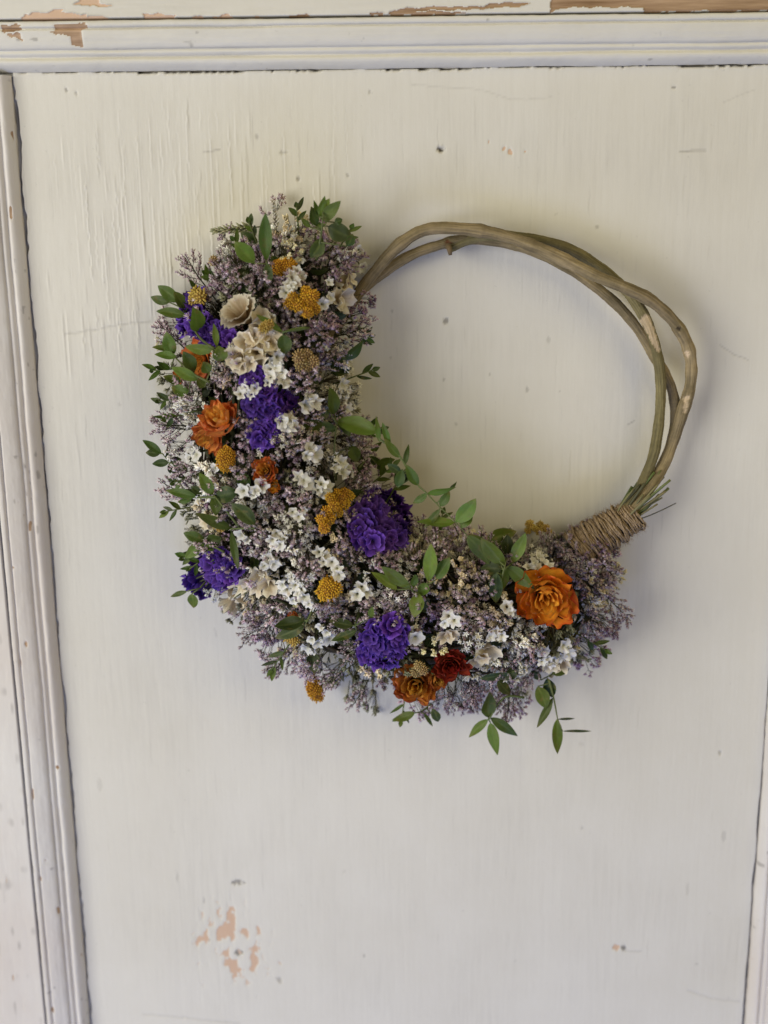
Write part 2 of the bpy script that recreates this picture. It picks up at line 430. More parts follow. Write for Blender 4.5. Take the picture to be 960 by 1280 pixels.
pit(770, 1185, 6, 6, 0.0, 0.95); pit(780, 1185, 4, 6, 0.75); scratch([(782, 1189), (802, 1189)], .0008, .0002, .25)
# open joint along the mouldings
tl = X - XL; tt = ZT - Z; tr = XR - X
wl = 0.0008 + 0.0010 * vnoise(Z, Z * 0, 0.02, 1, 21) + 0.0006 * vnoise(Z, Z * 0, 0.004, 1, 22) + 0.0008 * np.clip((Z - 0.05) / 0.1, 0, 1) * (Z < 0.215)
g = np.clip((wl - tl) / 0.0007, 0, 1); H -= 0.0022 * g; dirt = np.maximum(dirt, g * np.clip(0.45 + 0.4 * vnoise(X, Z, .02, .012, 41), .1, .85))
dirt = np.maximum(dirt, 0.10 * np.exp(-np.clip(tl - 0.002, 0, 1) / 0.004) * (0.6 + 0.5 * vnoise(X, Z, .004, .03, 31)))
wt = -0.0004 + 0.0009 * vnoise(X, X * 0, 0.035, 1, 23) + 0.0006 * vnoise(X, X * 0, 0.006, 1, 24) + 0.0004 * vnoise(X, X * 0, 0.0018, 1, 25) + 0.0008 * ((X > -0.12) & (X < -0.02)) + 0.0006 * (X > -0.02)
wt = np.where(X < -0.125, wt - 0.0006, wt)
g = np.clip((wt - tt) / 0.0005, 0, 1); H -= 0.003 * g; dirt = np.maximum(dirt, 0.8 * g)
wr = 0.0006 + 0.0007 * vnoise(Z, Z * 0, 0.02, 1, 26) + 0.0008 * np.clip((-0.27 - Z) / 0.04, 0, 1)
g = np.clip((wr - tr) / 0.0006, 0, 1); H -= 0.003 * g; dirt = np.maximum(dirt, 0.5 * g)
# the panel swells a little towards the joints where paint has built up
H += 0.0006 * np.exp(-np.clip(tl - .003, 0, 1) / 0.006) + 0.0004 * np.exp(-np.clip(tt - .001, 0, 1) / 0.004)
link('panel', grid_mesh('panel', X, -H, Z, dict(bare=bare, dirt=dirt, tone=tone), MAT_PAINT_V), door)
b_ = MB()
def box(mb, x0, x1, y0, y1, z0, z1, c=(1, 1, 1)):
    V = [(x, y, z) for x in (x0, x1) for y in (y0, y1) for z in (z0, z1)]
    mb.add(V, [(0, 1, 3, 2), (4, 6, 7, 5), (0, 4, 5, 1), (2, 3, 7, 6), (0, 2, 6, 4), (1, 5, 7, 3)], c)
box(b_, XL - 0.1, XR + 0.1, 0.006, 0.026, -0.36, ZT + 0.1)
link('door_core', b_.mesh('door_core', MAT_PAINT_V, False), door)

# --- moulding: swept profile (t from the panel edge outward, height)
prof = [(0.0004, -0.003), (0.0002, 0.0006), (0.0003, 0.0016), (0.0010, 0.0031), (0.0020, 0.0047), (0.0031, 0.0059), (0.0041, 0.0065), (0.0050, 0.0066), (0.0058, 0.0061), (0.0063, 0.0055), (0.0067, 0.0056),
        (0.0072, 0.0065), (0.0079, 0.0072), (0.0087, 0.0074), (0.0093, 0.0071), (0.0097, 0.0070), (0.0100, 0.0079), (0.0106, 0.0087), (0.0120, 0.0095), (0.0145, 0.0104), (0.0165, 0.0109),
        (0.0182, 0.0112), (0.0187, 0.0109), (0.0190, 0.0101), (0.0194, 0.0103), (0.0197, 0.0113), (0.0203, 0.0118), (0.0214, 0.0119), (0.0222, 0.0118), (0.0226, 0.0112), (0.0229, 0.0040)]
def dense(pr, st):
    out = [pr[0]]
    for a, b in zip(pr[:-1], pr[1:]):
        n = max(1, int(math.hypot(b[0] - a[0], b[1] - a[1]) / st))
        for k in range(1, n + 1): out.append((a[0] + (b[0] - a[0]) * k / n, a[1] + (b[1] - a[1]) * k / n))
    return np.array(out)
PR = dense(prof, 0.00045)
def moulding(name, kind, s0, s1, seed, chips=()):
    ns = int((s1 - s0) / 0.0008)
    S, Ti = np.meshgrid(np.linspace(s0, s1, ns), np.arange(len(PR)))
    T = PR[:, 0][Ti]; Hh = PR[:, 1][Ti]
    Tn = T + 0.00022 * vnoise(S, T, 0.03, 0.004, seed) + 0.00008 * vnoise(S, T, .004, .002, seed + 1)
    Hn = Hh + 0.00018 * vnoise(S, T, 0.025, 0.006, seed + 2) + 0.00009 * vnoise(S, T, 0.006, 0.0025, seed + 3) + 0.00004 * vnoise(S, T, .002, .001, seed + 4)
    # ragged paint lip at the panel edge
    lip = np.clip(1 - Ti / 9.0, 0, 1)
    rag = vnoise(S, S * 0, 0.012, 1, seed + 5) * 0.5 + vnoise(S, S * 0, 0.0035, 1, seed + 6) * 0.5
    Tn += lip * 0.0007 * rag
    # blobby paint ridges along the grooves
    dirt = np.zeros_like(S); bare = np.zeros_like(S); tone = 0.35 + 0 * S
    groove = np.maximum(np.exp(-((T - 0.0065) / 0.0004) ** 2), np.maximum(np.exp(-((T - 0.0096) / 0.0004) ** 2), np.exp(-((T - 0.0191) / 0.0004) ** 2)))
    dirt = np.maximum(dirt, groove * np.clip(0.06 + 0.25 * vnoise(S, S * 0, 0.03, 1, seed + 7), 0, .5))
    dirt = np.maximum(dirt, 0.4 * np.clip(1 - Ti / 4.0, 0, 1))
    dirt = np.maximum(dirt, np.clip((T - 0.02240) / 0.0004, 0, 1) * np.clip(0.5 + 0.4 * vnoise(S, S * 0, 0.01, 1, seed + 8), 0, .8))
    spots = vnoise(S, T, .0030, .0020, seed + 9) * vnoise(S, T, .02, .01, seed + 10)
    dirt = np.maximum(dirt, np.clip((spots - 0.55) * 3, 0, 0.4))
    if kind == 'top':
        Xm, Zm = S, ZT + Tn; flip = False
    elif kind == 'left':
        Xm, Zm = XL - Tn, S; flip = False
    else:
        Xm, Zm = XR + Tn, S; flip = True
    jag = 0.0005
    xq = Xm + jag * vnoise(Xm, Zm, .003, .003, 61) + .5 * jag * vnoise(Xm, Zm, .001, .001, 62); zq = Zm + jag * vnoise(Xm, Zm, .003, .003, 63) + .5 * jag * vnoise(Xm, Zm, .001, .001, 64)
    for c in chips:
        m = in_poly(xq, zq, poly_wall(c, 0.0112)); bare[m] = 1
    if kind != 'top':
        loss = vnoise(S, T, .011, .0035, seed + 12) + 0.5 * vnoise(S, T, .004, .002, seed + 13)
        bare = np.maximum(bare, np.clip((loss - 1.05) * 6, 0, 1) * (Ti > 12))
    Hn = Hn - 0.0004 * bare
    tone = np.clip(0.15 + 0.2 * vnoise(S, T, .004, .002, seed + 11), 0, 1)
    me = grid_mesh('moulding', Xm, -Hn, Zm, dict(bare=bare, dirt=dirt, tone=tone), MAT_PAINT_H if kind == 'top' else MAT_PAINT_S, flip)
    return link(name, me, door)
moulding('panel_moulding', 'top', XL - 0.05, XR + 0.05, 100,
         [[(2, 31), (26, 31), (26, 39), (3, 40)], [(8, 41), (24, 41), (27, 52), (20, 48), (18, 46), (11, 45)],
          [(69, 30), (107, 29), (109, 35), (102, 38), (102, 44), (102, 57), (88, 55), (87, 45), (70, 43), (62, 39), (69, 38)]])
moulding('panel_moulding', 'left', -0.345, ZT - 0.0012, 200)
moulding('panel_moulding', 'right', -0.345, ZT - 0.0012, 300)

# --- rail and stiles (flat boards outside the mouldings)
def board(name, x0, x1, z0, z1, st, mat, chips, seed, edge, lossy=0.0):
    ncx = int((x1 - x0) / st[0]); ncz = int((z1 - z0) / st[1])
    X, Z = np.meshgrid(np.linspace(x0, x1, ncx), np.linspace(z0, z1, ncz))
    sx, sz = (.05, .008) if edge == 'top' else (.008, .05)
    H = 0.0118 + 0.0001 * vnoise(X, Z, sx, sz, seed) + 0.00005 * vnoise(X, Z, sx * .2, sz * .2, seed + 1) + 0.00003 * vnoise(X, Z, .002, .002, seed + 2)
    bare = np.zeros_like(X); dirt = np.zeros_like(X)
    tone = np.clip(0.75 - 3.0 * (X + 0.06) / .1, 0.02, 1) if edge == 'top' else 0.6 + 0 * X
    jag = 0.0006
    xq = X + jag * vnoise(X, Z, .004, .003, 61) + .5 * jag * vnoise(X, Z, .0012, .001, 62); zq = Z + jag * vnoise(X, Z, .004, .003, 63) + .5 * jag * vnoise(X, Z, .0012, .001, 64)
    for c in chips:
        bare[in_poly(xq, zq, poly_wall(c, 0.0118))] = 1
    if lossy:
        loss = vnoise(X, Z, .005, .022, seed + 12) + 0.5 * vnoise(X, Z, .002, .007, seed + 13)
        bare = np.maximum(bare, np.clip((loss - lossy) * 6, 0, 1))
        dirt = np.maximum(dirt, np.clip((vnoise(X, Z, .003, .010, seed + 14) - .5) * .7, 0, .3))
    # dirty rim round each loss
    b1 = bare.copy()
    for k in range(2):
        b1[1:-1, 1:-1] = (b1[:-2, 1:-1] + b1[2:, 1:-1] + b1[1:-1, :-2] + b1[1:-1, 2:] + b1[1:-1, 1:-1]) / 5
    rim = 4 * b1 * (1 - b1)
    dirt = np.maximum(dirt, 0.45 * rim * (bare < .5) * np.clip(.3 + vnoise(X, Z, .006, .004, seed + 4), 0, 1))
    H = H - 0.0005 * bare + 0.0002 * rim * (bare < .5)
    e = {'top': Z - z0, 'left': x1 - X, 'right': X - x0}[edge]
    H = H - 0.006 * np.clip(1 - e / 0.0006, 0, 1) ** 2
    dirt = np.maximum(dirt, 0.8 * np.clip(1 - e / 0.0008, 0, 1))
    return link(name, grid_mesh(name, X, -H, Z, dict(bare=bare, dirt=dirt, tone=tone), mat), door)
rail_chips = [
    [(22, 26), (33, 17), (36, 18), (40, 14), (57, 16), (65, 13), (80, 13), (77, 16), (90, 17), (97, 19), (110, 17), (108, 20), (125, 21), (141, 22), (141, 26), (80, 28)],
    [(92, 6), (98, 1), (100, -4), (124, -4), (125, 4), (140, 6), (132, 8), (112, 7)],
    [(180, 16), (200, 17), (222, 20), (215, 24), (180, 25)], [(240, 21), (252, 20), (256, 24), (241, 24)], [(265, 21), (285, 18), (290, 22), (268, 24)],
    [(310, 20), (322, 19), (330, 22), (312, 23)], [(360, 19), (384, 18), (388, 21), (362, 22)], [(462, 16), (480, 15), (480, 19), (464, 19)],
    [(485, 18), (500, 11), (540, 8), (605, 7), (612, 4), (640, 2), (664, 4), (650, 8), (590, 11), (520, 14), (500, 18)],
    [(488, 15), (560, 14), (590, 16), (560, 18), (488, 19)],
    [(690, 0), (694, -6), (980, -8), (980, 13), (870, 14), (806, 15), (804, 9), (730, 9), (700, 12), (686, 16)]]
board('top_rail', XL - 0.06, XR + 0.06, ZT + MW + 0.0003, ZT + 0.075, (0.0005, 0.0004), MAT_PAINT_H, rail_chips, 400, 'top')
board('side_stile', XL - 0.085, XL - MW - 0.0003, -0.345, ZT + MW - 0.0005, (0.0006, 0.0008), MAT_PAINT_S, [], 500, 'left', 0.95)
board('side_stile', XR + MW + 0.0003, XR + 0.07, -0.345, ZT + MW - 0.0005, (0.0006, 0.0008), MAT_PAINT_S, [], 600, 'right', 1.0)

# ------------------------------------------------------------------ the wreath
ringc = P(650, 500, 0.0)
wreath = bpy.data.objects.new('dried_flower_wreath', None); col.objects.link(wreath)
wreath.location = ringc; WM[wreath] = Matrix.Translation(ringc)
wreath['label'] = 'crescent wreath of dried flowers and green leaves on a twisted bare vine ring'
wreath['category'] = 'wreath'

# --- bundle surface: centreline (px, py, half width px, height m)
CL = [(388, 318, 40, .020), (368, 342, 74, .034), (345, 385, 106, .044), (327, 450, 118, .051), (323, 525, 117, .055), (334, 600, 118, .058), (362, 672, 120, .060), (412, 728, 114, .060),
      (475, 760, 110, .060), (540, 772, 110, .058), (610, 774, 106, .055), (668, 768, 92, .048), (708, 748, 66, .038), (736, 712, 42, .026)]
CLd = []
for a, b in zip(CL[:-1], CL[1:]):
    for k in range(8):
        t = k / 8; CLd.append([a[i] + (b[i] - a[i]) * t for i in range(4)])
CLd.append(list(CL[-1])); CLd = np.array(CLd)
def bundle(px, py):
    """height over panel, relative distance from centreline, index"""
    d = np.hypot(CLd[:, 0] - px, CLd[:, 1] - py) / CLd[:, 2]
    i = int(np.argmin(d)); s = d[i]
    return 0.006 + CLd[i, 3] * math.sqrt(max(0.0, 1 - s * s)), s, i
def surf(px, py):
    h, s, i = bundle(px, py)
    p = P(px, py, h)
    e = 6
    a = P(px + e, py, bundle(px + e, py)[0]) - P(px - e, py, bundle(px - e, py)[0])
    b = P(px, py - e, bundle(px, py - e)[0]) - P(px, py + e, bundle(px, py + e)[0])
    n = a.cross(b)
    if n.dot(Vector(C) - p) < 0: n = -n
    n = n.normalized()
    if n.y > -0.35:
        n.y = -0.35; n.normalize()
    cc = P(*CLd[bundle(px, py)[2], :2]); o2 = P(px, py) - cc
    if o2.length > 1e-6:                     # the flank always faces away from the core
        o2.normalize(); k = n.dot(o2); want = .35 * min(1, s)
        if k < want: n = (n + o2 * (want - k)).normalized()
    return p, n, s

# --- vines
def vine(pts, r, colr, name, label, seed, knots=(), scars=()):
    pl = spline([P(x, y, h) for x, y, h in pts], 22)
    n = len(pl); mb = MB(); rg = random.Random(seed)
    rad = []; cl = []
    for i in range(n):
        t = i / n
        rr = r * PXM * 0.81 * (1 + 0.05 * math.sin(i * .13 + seed) + 0.03 * math.sin(i * .41 + 2 * seed) + 0.012 * rg.uniform(-1, 1))
        for kx, ky, ka in knots:
            q = P(kx, ky, .014); dd = math.hypot(pl[i].x - q.x, pl[i].z - q.z)
            rr *= 1 + ka * math.exp(-(dd / 0.0028) ** 2)
        rad.append(rr)
        k = 1 + 0.12 * math.sin(i * .07 + seed * 2) + rg.uniform(-.06, .06)
        cl.append(tuple(c * k for c in colr))
    pl = [p + Vector((rg.uniform(-1, 1), 0, rg.uniform(-1, 1))) * 0.00005 for p in pl]
    tube(mb, pl, rad, 26, cl)
    V = np.array([tuple(v) for v in mb.v]); Cc = np.array(mb.c)
    for sx, sy, ex, ey, w, c in scars:
        A = P(sx, sy, .016); B = P(ex, ey, .016)
        ux, uz = B.x - A.x, B.z - A.z; L2 = ux * ux + uz * uz + 1e-12
        t = np.clip(((V[:, 0] - A.x) * ux + (V[:, 2] - A.z) * uz) / L2, 0, 1)
        d = np.hypot(V[:, 0] - A.x - t * ux, V[:, 2] - A.z - t * uz)
        d = d + .0007 * vnoise(V[:, 0], V[:, 2], .0018, .0018, 91) + .0004 * vnoise(V[:, 0], V[:, 2], .0007, .0007, 92)
        f = np.clip((w * PXM * .85 * (1 - 0.45 * t) - d) / .0005, 0, 1)[:, None] * (V[:, 1] < -0.008)[:, None]
        Cc = Cc * (1 - f) + np.array(c)[None] * f
        V = V + np.array([[0, .0005, 0]]) * f
    mb.c = [tuple(c) for c in Cc]; mb.v = [tuple(v) for v in V]
    me = mb.mesh(name, MAT_VINE)
    bk = np.zeros((len(V), 3), np.float32); run = 0.0
    for i in range(n):
        if i: run += (pl[i] - pl[i - 1]).length
        for k in range(26):
            a = 2 * math.pi * k / 26; bk[i * 26 + k] = (math.cos(a) * r * PXM, math.sin(a) * r * PXM, run + seed)
    at = me.attributes.new('bark', 'FLOAT_VECTOR', 'POINT'); at.data.foreach_set('vector', bk.ravel())
    return link(name, me, wreath, label=label)
BARK = (0.265, 0.215, 0.122); BARKG = (0.205, 0.180, 0.085); PALE = (0.62, 0.50, 0.34)
vine([(520, 745, .02), (440, 690, .02), (395, 600, .02), (388, 500, .02), (410, 430, .016), (440, 378, .014), (474, 333, .016), (503, 303, .018), (538, 286, .018), (596, 288, .017), (640, 298, .018), (689, 317, .021), (743, 344, .024), (782, 360, .025), (817, 378, .022), (846, 407, .018), (862, 441, .016), (863, 480, .015), (852, 519, .014), (840, 556, .013), (823, 593, .016), (790, 637, .020), (755, 667, .022), (700, 715, .022), (600, 760, .022)],
     8.6, BARK, 'vine', 'tan outer vine with pale cut scars bulging out at the right', 1, [(846, 409, .12), (857, 438, .10), (858, 508, .14), (740, 342, .08), (538, 286, .1), (600, 288, .12), (660, 305, .10), (705, 324, .14), (800, 369, .12), (826, 388, .08), (862, 462, .1), (500, 306, .08)], [(857, 440, 858, 443, 4.5, PALE), (857, 498, 855, 516, 5.0, PALE), (846, 410, 847, 412, 3.0, (.06, .045, .03))])
vine([(505, 735, .013), (425, 680, .014), (388, 590, .014), (385, 500, .014), (412, 415, .012), (440, 375, .010), (479, 341, .009), (518, 317, .009), (562, 303, .009), (592, 299, .009), (636, 305, .008), (675, 317, .008), (724, 344, .008), (768, 378, .009), (797, 411, .009), (817, 444, .009), (833, 470, .010), (842, 496, .010), (844, 525, .010), (835, 565, .011), (814, 603, .012), (782, 638, .013), (690, 705, .016), (590, 745, .016)],
     7.6, BARK, 'vine', 'inner vine of the ring with a reddish node at the top', 2, [(562, 303, .16)], [(560, 304, 566, 308, 4.0, (.16, .07, .035))])
vine([(560, 310, .009), (600, 296, .010), (650, 297, .010), (704, 308, .010), (743, 330, .011), (776, 356, .014), (801, 388, .017), (816, 422, .018), (824, 456, .017), (826, 490, .016), (823, 534, .016), (814, 578, .017), (791, 622, .018), (758, 655, .019), (720, 685, .019)],
     7.8, BARKG, 'vine', 'greenish vine with a long pale scar twisted behind the others', 3, [(803, 390, .1)], [(805, 398, 820, 436, 7.5, PALE)])
mb = MB(); tube(mb, [P(560, 306, .013), P(562, 313, .015), P(563, 319, .015)], [.0016, .0013, .0009], 8, (.2, .15, .09))
link('vine_stub', mb.mesh('vine_stub', MAT_VINE), wreath)

# --- twine wrap around the neck of the bundle
TA = P(796, 641, .018); TB = P(724, 686, .020)
ax = (TB - TA).normalized(); side = ax.cross(Vector((0, -1, 0))).normalized(); fr = side.cross(ax).normalized()
if fr.y > 0: fr = -fr
LEN = (TB - TA).length
mb = MB(); turns = 11; rg = random.Random(8)
core = MB()
tube(core, [TA + ax * LEN * k / 6 for k in range(7)], [0.0058 + 0.0027 * k / 6 for k in range(7)], 16, (0.11, .085, .055))
tw = link('twine_wrap', core.mesh('twine_core', MAT_TWINE), wreath)
def rr_at(t): return 0.0070 + 0.0028 * t + .0007 * math.sin(min(1, max(0, t)) * 3)
def strand(t0, t1, nturn, ph, dr, seed, r0=0.00060):
    rg = random.Random(seed); n = int(28 * nturn)
    V = []
    for i in range(n + 1):
        u = i / n; t = t0 + (t1 - t0) * u + 0.006 * math.sin(u * 37 + seed) ; a = ph + 2 * math.pi * nturn * u
        # each loop leans: strands run obliquely across the front
        lean = 0.04 * math.cos(a)
        r = rr_at(t) + dr + 0.0003 * math.sin(a * 1.7 + seed)
        V.append(TA + ax * LEN * (t + lean) + (side * math.cos(a) * r * 1.06 + fr * math.sin(a) * r * 0.92))
    m2 = MB()
    # two-ply yarn
    pts = V
    tg = [(pts[min(i + 1, n)] - pts[max(i - 1, 0)]).normalized() for i in range(n + 1)]
    for ply in (0, math.pi):
        pp = []
        for i in range(n + 1):
            o = (pts[i] - (TA + ax * ((pts[i] - TA).dot(ax)))).normalized(); s2 = tg[i].cross(o)
            aa = i * 0.9 + ply
            pp.append(pts[i] + (o * math.cos(aa) + s2 * math.sin(aa)) * r0 * 0.42)
        k = rg.uniform(.85, 1.15)
        tube(m2, pp, [r0 * 0.72 * (1 + rg.uniform(-.15, .15)) for _ in pp], 6, (0.33 * k, 0.24 * k, 0.145 * k))
    # loose fibres
    for q in range(int(n * .8)):
        i = rg.randrange(1, n - 1); o = (pts[i] - (TA + ax * ((pts[i] - TA).dot(ax)))).normalized()
        d = (tg[i] * rg.uniform(-1, 1) + o * rg.uniform(.2, .8) + ax * rg.uniform(-.5, .5)).normalized()
        b = pts[i] + o * r0
        tube(m2, [b, b + d * .0012, b + d * .0026 + Vector((0, 0, rg.uniform(-.0006, .0006)))], [.00006, .00005, .00003], 3, (.36, .26, .16), False)
    link('twine_strand', m2.mesh('twine_strand', MAT_TWINE), tw)
for k in range(38):
    t0_ = 0.0 + k * 0.0272 + rg.uniform(-.012, .012); strand(t0_, t0_ + 0.05 + rg.uniform(-.03, .04), 1.15, rg.uniform(-.5, .5), rg.uniform(-.0005, .0004), 40 + k)
strand(0.30, 0.62, 1.2, 1.0, 0.0011, 71); strand(0.05, 0.36, 1.1, 2.2, 0.0012, 72); strand(0.62, 1.0, 1.3, .4, 0.0010, 73); strand(0.5, 0.9, 1.2, 1.9, 0.0012, 74)

# --- cut stem ends above the twine
rg = random.Random(21)
ends = [(808, 592), (812, 586), (818, 590), (803, 598), (800, 606), (797, 603), (792, 611), (787, 616), (838, 600), (834, 604), (832, 614), (836, 610), (828, 622), (822, 630), (830, 596), (826, 588), (845, 629), (806, 604), (815, 600), (790, 608), (824, 618), (818, 626), (783, 622), (810, 610), (822, 606), (798, 614), (804, 618), (813, 619)]
for k, (ex, ey) in enumerate(ends):
    bx = 772 + (ex - 815) * .30 + rg.uniform(-6, 6); by = 655 + (ey - 610) * .25 + rg.uniform(-4, 4)
    hb = .017 + rg.uniform(-.005, .005); he = hb + rg.uniform(-.004, .006)
    a = P(bx, by, hb); e = P(ex, ey, he); mid = (a + e) / 2 + Vector((rg.uniform(-1, 1), rg.uniform(-1, 1), rg.uniform(-1, 1))) * .0012
    c = rg.choice([(.12, .15, .045), (.15, .17, .06), (.085, .11, .03), (.20, .18, .085), (.08, .08, .04)])
    mb = MB(); r = rg.uniform(.0004, .0008) if ex < 840 else .00028
    tube(mb, spline([a, mid, e], 3), r, 6, c)
    link('cut_stem', mb.mesh('cut_stem', MAT_STEM), wreath)

# --- stems inside the bundle
mb = MB(); rg = random.Random(5)
for k in range(300):
    i0 = rg.randrange(0, len(CLd) - 30); i1 = min(len(CLd) - 1, i0 + rg.randrange(20, 60))
    off = rg.uniform(-.6, .6); hh = rg.uniform(.15, .62) * math.sqrt(1 - off * off); pp = []
    for i in range(i0, i1, 6):
        j = min(i + 1, len(CLd) - 1); dx, dy = CLd[j, 0] - CLd[j - 1, 0], CLd[j, 1] - CLd[j - 1, 1]; dl = math.hypot(dx, dy)
        o2 = off + .1 * math.sin(i * .3 + k)
        pp.append(P(CLd[i, 0] - dy / dl * o2 * CLd[i, 2], CLd[i, 1] + dx / dl * o2 * CLd[i, 2], .006 + CLd[i, 3] * hh))
    if len(pp) > 2:
        tube(mb, spline(pp, 2), rg.uniform(.0006, .0013), 5, rg.choice([(.045, .05, .02), (.06, .05, .025), (.035, .04, .018), (.05, .035, .02)]))
link('stem_bundle', mb.mesh('stem_bundle', MAT_STEM), wreath, kind='stuff')

# --- filler sprigs -----------------------------------------------------------
def lerp3(a, b, t): return tuple(a[i] + (b[i] - a[i]) * t for i in range(3))
def jit(c, rg, k=.15):
    m = 1 + rg.uniform(-k, k); return tuple(max(0, x * m * (1 + rg.uniform(-k, k) * .3)) for x in c)
def perp(d):
    x = d.cross(Vector((0.3, .2, 1))); 
    if x.length < 1e-5: x = d.cross(Vector((1, 0, 0)))
    x.normalize(); return x, d.cross(x)
def floret_cup(mb, p, d, L, r, cb, cm, ct, rg):
    d = d.normalized(); x, y = perp(d); ph = rg.uniform(0, 6)
    if rg.random() < .36: cm = lerp3(cm, ct, .75)          # a fully opened pale floret
    V = [p]; K = [cb]
    for i in range(5):
        a = ph + i * 1.2566; V.append(p + d * L * .6 + (x * math.cos(a) + y * math.sin(a)) * r * .42); K.append(cm)
    for i in range(5):
        a = ph + (i + .5) * 1.2566; V.append(p + d * L * rg.uniform(.85, 1.1) + (x * math.cos(a) + y * math.sin(a)) * r); K.append(ct)
    V.append(p + d * L * .5); K.append(cm)
    Fc = []
    for i in range(5):
        j = (i + 1) % 5
        Fc += [(0, 1 + j, 1 + i), (1 + i, 1 + j, 6 + i), (11, 6 + i, 1 + j), (11, 1 + i, 6 + i)]
    mb.add(V, Fc, K)
def floret_needle(mb, p, d, L, r, cb, ct, rg):
    d = d.normalized(); x, y = perp(d); bend = (x * rg.uniform(-1, 1) + y * rg.uniform(-1, 1)) * L * .18
    V = [p]; K = [cb]
    for f, rr, c in ((.35, 1.0, lerp3(cb, ct, .55)), (.75, .8, ct)):
        for i in range(4):
            a = i * 1.5708; V.append(p + d * L * f + bend * f * f + (x * math.cos(a) + y * math.sin(a)) * r * rr); K.append(c)
    V.append(p + d * L + bend); K.append(ct)
    Fc = []
    for i in range(4):
        j = (i + 1) % 4; Fc += [(0, 1 + j, 1 + i), (1 + i, 1 + j, 5 + j, 5 + i), (5 + i, 5 + j, 9)]
    mb.add(V, Fc, K)
def rdir(rg, z0=-.2):
    while True:
        v = Vector((rg.uniform(-1, 1), rg.uniform(-1, 1), rg.uniform(z0, 1)))
        if .1 < v.length < 1: return v.normalized()
LILAC = dict(cb=(.06, .04, .035), cm=(.27, .15, .215), ct=(.93, .81, .82))
LILAC2 = dict(cb=(.06, .035, .04), cm=(.23, .11, .20), ct=(.78, .60, .68))
STEMC = (.040, .040, .018)
def sprig_cup(seed, kind, nb=9, R=.0115, elong=1.0):
    rg = random.Random(seed); mb = MB()
    tube(mb, [(0, 0, -.022), (.001, 0, -.014), (0, 0, -.006)], [.0006, .0005, .0004], 5, STEMC)
    for b in range(nb):
        d = rdir(rg, .05); tip = Vector((d.x * R, d.y * R, d.z * R * elong)) * rg.uniform(.86, 1.08)
        s = Vector((0, 0, -rg.uniform(.004, .016)))
        m = (s + tip) / 2 + Vector((d.x, d.y, 0)) * .0015
        tube(mb, [s, m, tip], [.00028, .00022, .00015], 3, STEMC, False)
        for q in range(rg.randrange(3, 5)):
            t = rg.uniform(.78, 1); bp = m + (tip - m) * (t * 2 - 1)
            dd = (d + rdir(rg, -.6) * .9).normalized(); e = bp + dd * rg.uniform(.002, .0042)
            tube(mb, [bp, e], [.00015, .0001], 3, STEMC, False)
            x, y = perp(dd)
            for w in range(rg.randrange(3, 6)):
                pos = bp + (e - bp) * rg.uniform(.45, 1.05) + (x * rg.uniform(-1, 1) + y * rg.uniform(-1, 1)) * .0005
                fd = (dd + d * .5 + rdir(rg, -.5) * .75)
                floret_cup(mb, pos, fd, rg.uniform(.0018, .0029), rg.uniform(.0008, .0013), jit(kind['cb'], rg, .3), jit(kind['cm'], rg, .35), jit(lerp3(kind['ct'], kind['cm'], rg.random() ** 3 * .9), rg, .15), rg)
    return mb
def sprig_needle(seed, R=.0105, ct=(.84, .82, .75), cb=(.16, .15, .07), nb=9, per=4, L=.0036, r=.00052):
    rg = random.Random(seed); mb = MB()
    tube(mb, [(0, 0, -.022), (.001, 0, -.014), (0, 0, -.006)], [.0006, .0005, .0004], 5, STEMC)
    for b in range(nb):
        d = rdir(rg, .05); tip = d * R * rg.uniform(.7, 1.0); s = Vector((0, 0, -rg.uniform(.004, .014)))
        m = (s + tip) / 2 + Vector((d.x, d.y, 0)) * .0012
        tube(mb, [s, m, tip], [.0003, .00024, .0002], 3, (.11, .10, .05), False)
        for q in range(per):
            t = rg.uniform(.6, 1); bp = m + (tip - m) * t
            dd = (d + rdir(rg, -.4) * .55).normalized()
            for w in range(rg.randrange(4, 7)):
                fd = (dd + rdir(rg, -.6) * .5)
                floret_needle(mb, bp + rdir(rg, -1) * .0007, fd, L * rg.uniform(.7, 1.2), r * rg.uniform(.8, 1.2), jit(cb, rg, .3), jit(ct, rg, .12), rg)
    return mb
def sprig_spike(seed, ct, cb, Ls=.022):
    """one long spike of needle florets: a dry grass-like head"""
    rg = random.Random(seed); mb = MB()
    tube(mb, [(0, 0, -.008), (0, 0, 0), (.0008, 0, Ls)], [.0005, .0004, .0002], 5, (.11, .10, .05))
    for k in range(60):
        t = k / 60; a = k * 2.4
        d = Vector((math.cos(a), math.sin(a), .9 + t)); 
        floret_needle(mb, Vector((.0008 * t, 0, Ls * t)), d + rdir(rg, -1) * .3, .0052 * (1 - .3 * t), .0007, jit(cb, rg, .2), jit(ct, rg, .15), rg)
    return mb
